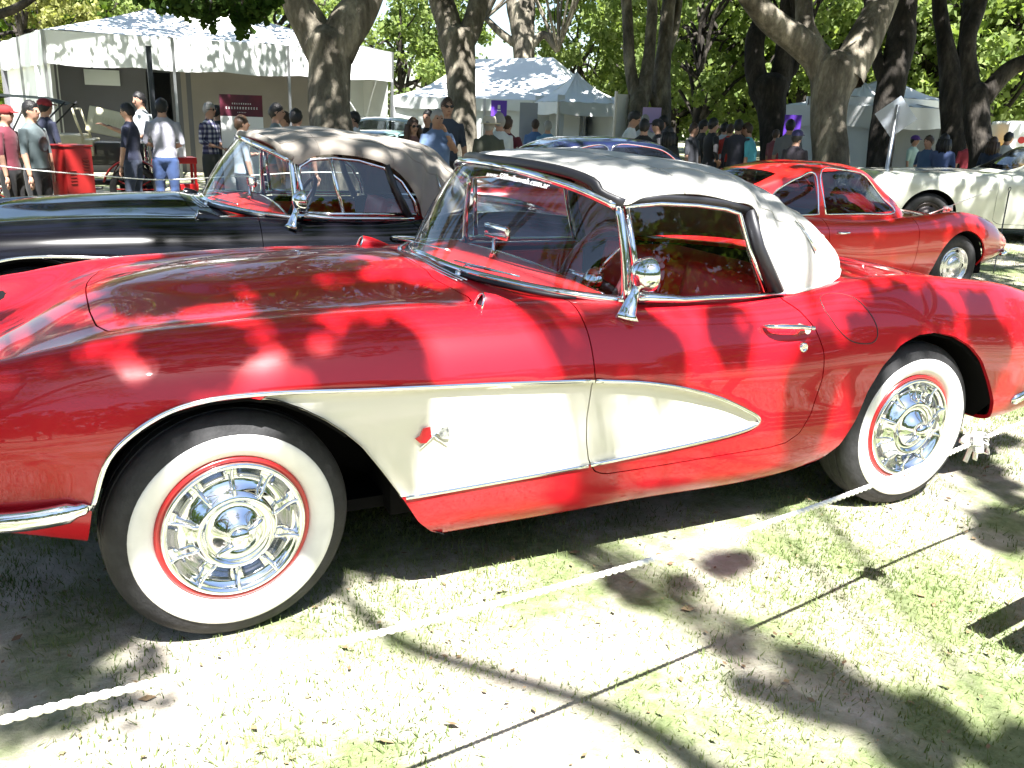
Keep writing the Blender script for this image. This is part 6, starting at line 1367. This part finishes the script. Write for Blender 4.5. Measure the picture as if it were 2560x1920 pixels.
ppl = [
 ((5, 226), 10.0, 60, 'person in red cap and dark red patterned jersey at the rope', (.12, .015, .03), blackc, dict(hat=('cap', (.20, .01, .012)), arms=('down', 'front'))),
 ((61, 216), 9.7, 55, 'person in grey t-shirt with a round chest print beside the red cabinet', (.10, .13, .14), blackc, dict(fat=1.12)),
 ((92, 212), 12.4, 120, 'person in dark blue with a red cap behind the grey t-shirt', navy, blackc, dict(hat=('cap', (.22, .012, .02)))),
 ((276, 222), 12.2, -110, 'person in navy reaching for the raised cream bonnet side', navy, (.03, .04, .07), dict(arms=('reach', 'down'), fat=1.08, tilt=12)),
 ((302, 198), 14.2, -60, 'tall person in white shirt behind the one in navy', (.50, .53, .55), navy, dict(arms=('front', 'front'), tilt=10)),
 ((347, 211), 12.4, 172, 'person in pale grey shirt and blue jeans seen from behind', (.34, .34, .40), jeans, dict(fat=1.1, arms=('front', 'front'))),
 ((449, 220), 13.8, 55, 'grey-haired person in plaid shirt with hands together', PL, (.05, .055, .05), dict(hair='grey', arms=('front', 'front'), sleeve=.75, specs=True)),
 ((467, 227), 15.0, 120, 'dark-haired person standing just behind the plaid shirt', dk, dk, dict()),
 ((518, 248), 10.8, 100, 'young person in pale blue-grey top in front of the white banner', (.32, .36, .42), dk, dict(hair='brown', arms=('down', 'fold'))),
 ((594, 222), 11.6, 80, 'short-haired person in grey-green shirt facing the next one', (.15, .19, .20), khaki, dict(hair='black')),
 ((616, 240), 13.0, -70, 'bearded person in light blue seen over a shoulder', (.25, .32, .36), dk, dict(hair='brown')),
 ((638, 234), 11.2, 150, 'person with black hair and navy jacket with pale collar', navy, dk, dict()),
 ((767, 240), 14.0, -90, 'person in sunlit white shirt with dark glasses on the head beside the big trunk', (.72, .70, .72), dk, dict(hair='black')),
 ((891, 253), 11.2, 25, 'person with long brown hair, sunglasses and flowered top', (.20, .10, .09), dk, dict(hair='brown', long_hair=True, female=True, specs=True, tilt=6)),
 ((926, 236), 13.0, -30, 'person in black t-shirt half hidden behind the older man', blackc, dk, dict(hair='black')),
 ((944, 235), 10.9, 20, 'older grey-haired person in blue shirt holding a hand to the chin', (.11, .17, .30), (.06, .09, .16), dict(hair='grey', fat=1.32, arms=('down', 'chin'), skin=SKIN2)),
 ((966, 210), 12.2, 15, 'tall person in dark t-shirt and sunglasses beside the pale tree', (.035, .045, .07), dk, dict(specs=True, hair='brown')),
 ((1057, 252), 12.0, 170, 'person in straw fedora and olive shirt seen from behind', olive, dk, dict(hair='grey', hat=('fedora', (.55, .50, .40)), fat=1.1)),
 ((1080, 243), 12.4, -150, 'grey-haired person in white shirt beside the straw fedora', (.52, .55, .58), khaki, dict(hair='grey', sleeve=.5, fat=1.08)),
 ((1096, 250), 12.9, 160, 'person with maroon sleeves behind the white shirt', mar, dk, dict(hair='brown', arms=('hips', 'hips'), sleeve=.9)),
 ((1157, 257), 17.5, 170, 'person in blue shirt by the grey banner', (.08, .16, .35), dk, dict(hair='brown')),
 ((1184, 260), 17.0, 175, 'bald-headed person in bright blue shirt at the counter', (.10, .25, .42), dk, dict(hair='grey')),
 ((1357, 238), 14.0, 75, 'person in white t-shirt looking down at a phone', (.62, .65, .66), navy, dict(arms=('phone', 'phone'), tilt=22, stoop=.12)),
 ((1394, 247), 17.0, 160, 'grey-haired person in pale shirt near the lilac banner', lgrey, dk, dict(hair='grey')),
 ((1393, 256), 13.2, 170, 'person in black t-shirt with back turned by the slim trunks', blackc, dk, dict(fat=1.1)),
 ((1424, 257), 15.0, -75, 'person in dark cap looking left by the slim trunks', dk, dk, dict(hat=('cap', (.02, .02, .025)))),
 ((1435, 249), 17.2, -60, 'dark-haired person standing behind the dark cap', (.04, .04, .05), dk, dict()),
 ((1445, 272), 13.4, 150, 'person with long black hair and black clothes', blackc, blackc, dict(long_hair=True, female=True)),
 ((1499, 265), 15.8, 60, 'brown-haired person in dark jacket at the edge of the crowd', (.02, .022, .03), dk, dict(hair='brown', fat=1.15)),
 ((1520, 258), 17.0, 100, 'person in black sweater among the dark crowd', (.014, .014, .016), dk, dict(fat=1.1)),
 ((1541, 254), 15.2, 120, 'tall black-haired person in black jacket with grey lining', (.012, .012, .016), dk, dict(fat=1.1, arms=('hips', 'down'), sleeve=.95)),
 ((1566, 265), 18.0, 150, 'person in pale blue top deep in the crowd', (.38, .42, .48), dk, dict()),
 ((1579, 267), 17.0, 165, 'person in bright red top deep in the crowd', (.42, .03, .02), dk, dict(hair='brown')),
 ((1597, 257), 15.0, 165, 'person in black and white jacket seen from behind', (.03, .03, .045), dk, dict(sleeve=.95, fat=1.1)),
 ((1631, 265), 15.0, -100, 'person in turquoise shirt bending a little', teal, mar, dict(hair='brown', stoop=.15, fat=1.12)),
 ((1677, 279), 18.0, 140, 'person in faded red beside the dark forked trunk', (.20, .05, .06), dk, dict(hair='brown')),
 ((1709, 257), 15.0, 170, 'person in grey shirt in front of the purple banner', (.16, .16, .18), dk, dict(hair='black')),
 ((1723, 280), 12.6, 150, 'person in navy cap and dark shirt behind the coupe roof', (.025, .02, .03), dk, dict(hat=('cap', (.03, .03, .11)))),
 ((1977, 292), 18.0, 60, 'person in purple cap and mint top under the arched tent', (.40, .55, .50), dk, dict(hat=('cap', (.08, .03, .20)))),
 ((2010, 292), 14.2, -40, 'person in denim blue shirt with arms on hips behind the white hardtop', (.05, .10, .20), navy, dict(hair='brown', arms=('hips', 'hips'), fat=1.15)),
 ((2043, 288), 14.0, 175, 'person with long black hair and denim shirt seen from behind', (.06, .09, .20), navy, dict(long_hair=True, female=True)),
 ((2095, 306), 18.0, 10, 'small person in red top by the arching dark tree', (.35, .04, .06), (.5, .5, .5), dict(hair='brown')),
 ((2148, 295), 14.6, 160, 'person with long brown hair and dark jacket near the windscreen', (.02, .03, .06), dk, dict(hair='brown', long_hair=True, female=True)),
 ((2172, 284), 16.0, 140, 'person in white shirt bending by the white truck', (.66, .66, .66), dk, dict(hair='black', stoop=.15)),
]
for v, t, f, lb, s_, p_, kw in ppl:
    kw = dict(kw); kw.setdefault('vox', .017 if t < 13 else .023); pr = person(v, t, f, lb, s_, p_, **kw)
    if 'round chest print' in lb:
        S_ = LAST_H; bm = bmesh.new(); lathe(bm, [(.085, .0), (.085, .006), (.068, .006), (.068, .004), (.0005, .004)], 28, axis='X', c=(S_*.0765, 0, S_*.70)); from_bm('chest_print', bm, pmat('faded_print', (.03, .05, .07), .8, col2=(.16, .10, .09), vscale=9), pr)
    if 'older grey-haired' in lb:
        pass
# ================================================================ small things on the red convertible
def glass_pt(i, s):
    b = sym(WSB, 49); t = sym(WST, 49); f = i/48*48; k = int(min(47, max(0, math.floor(f)))); u = f-k
    bb = b[k]*(1-u)+b[k+1]*u; tt = t[k]*(1-u)+t[k+1]*u; p = bb*(1-s)+tt*s; bow = .022*math.sin(math.pi*s); c = abs(2*i/48-1)
    return p+np.array([-bow*(1-c**3), bow*.6*np.sign(p[1])*c**3, 0])
q = text_obj('www.500milesweb.com.ar', 1.0, white_p, red_car, (0, 0, 0), (0, 0, 0), 0)
q.name = 'windshield_lettering'; me = q.data; co = np.array([v.co[:] for v in me.vertices]); w_ = co[:, 0].max()-co[:, 0].min()
i0 = 22.0; i1 = 10.2                                     # across the glass, reading from outside
for v in me.vertices:
    a = (v.co.x-co[:, 0].min())/w_; p = glass_pt(i0+(i1-i0)*a, .885+.03*a+v.co.y*.075); n = np.array([-.86, -.35*a, .45]); v.co = p+n*.004
me.update()
# crossed-flag badge on the cove
def flag(pts, mt, dy):
    bm = bmesh.new(); vs = []
    for o_ in (0, .004): vs.append([bm.verts.new((x, -(side_y(x, z)-.016)-dy-o_, z)) for x, z in pts])
    bm.faces.new(vs[0]); bm.faces.new(vs[1])
    for k in range(len(pts)): bm.faces.new((vs[0][k], vs[0][(k+1) % len(pts)], vs[1][(k+1) % len(pts)], vs[1][k]))
    bmesh.ops.recalc_face_normals(bm, faces=bm.faces); return from_bm('badge_flag', bm, mt, red_car, False)
bx, bz = .535, .560
flag([(bx-.026, bz+.004), (bx-.012, bz+.010), (bx-.002, bz+.034), (bx+.020, bz+.036), (bx+.024, bz+.006), (bx+.010, bz-.014), (bx-.010, bz-.012)], pmat('badge_red', (.5, .01, .02), .3, coat=1), .004)
flag([(bx+.044, bz+.012), (bx+.056, bz+.030), (bx+.076, bz+.032), (bx+.082, bz+.004), (bx+.080, bz-.010), (bx+.056, bz-.006)], pmat('badge_chequer', (.16, .17, .19), .3, .7, col2=(.7, .7, .72), vscale=90), .004)
bm = bmesh.new(); tube(bm, [(bx-.01, -(side_y(bx, bz)-.012), bz-.030), (bx+.05, -(side_y(bx, bz)-.010), bz+.020)], .0025, 6); tube(bm, [(bx+.075, -(side_y(bx, bz)-.012), bz-.030), (bx+.02, -(side_y(bx, bz)-.010), bz+.016)], .0025, 6); from_bm('badge_staff', bm, CHROME, red_car)
# fuel filler outline
fp_ = [(2.085, .835), (2.12, .775), (2.165, .735), (2.20, .722), (2.27, .718), (2.295, .735), (2.30, .77), (2.275, .83), (2.235, .872), (2.15, .886), (2.09, .872)]
bm = bmesh.new(); cpts = cr(fp_+[fp_[0]], 60)[:-1]; tube(bm, [(x, -(side_y(x, z)+.0002), z) for x, z in cpts], .0022, 5, closed=True); from_bm('fuel_door_gap', bm, blk, red_car)
# white lorry far right
p = atD((2215, 300), 24.0); tk = empty('lorry', (p[0], p[1], terrain(p[0], p[1])), facing(p)+.3); wm_ = pmat('lorry_white', (.75, .76, .77), .4); yl = pmat('lorry_yellow', (.55, .30, .04), .5)
bm = bmesh.new(); box(bm, (.3, 0, 1.15), (2.0, 1.7, 1.35), bev=.12); from_bm('cargo_box', bm, wm_, tk); bm = bmesh.new(); box(bm, (-.2, -.2, .62), (2.6, 1.5, .28), bev=.05); from_bm('chassis', bm, yl, tk)
bm = bmesh.new(); box(bm, (-1.5, 0, .95), (.9, 1.5, .9), bev=.12); from_bm('cab', bm, yl, tk)
bm = bmesh.new(); lathe(bm, [(.09, .0), (.0005, -.004)], 18, c=(-.35, -.856, 1.35)); from_bm('round_mark', bm, pmat('mark_red', (.5, .03, .03), .5), tk)
for x in (-1.4, .9):
    for s in (-1, 1): plain_wheel(tk, x, s*.78, .42, s, .42, dsteel, base)
tag(tk, 'white and yellow lorry standing among the trees past the white hardtop', 'lorry')
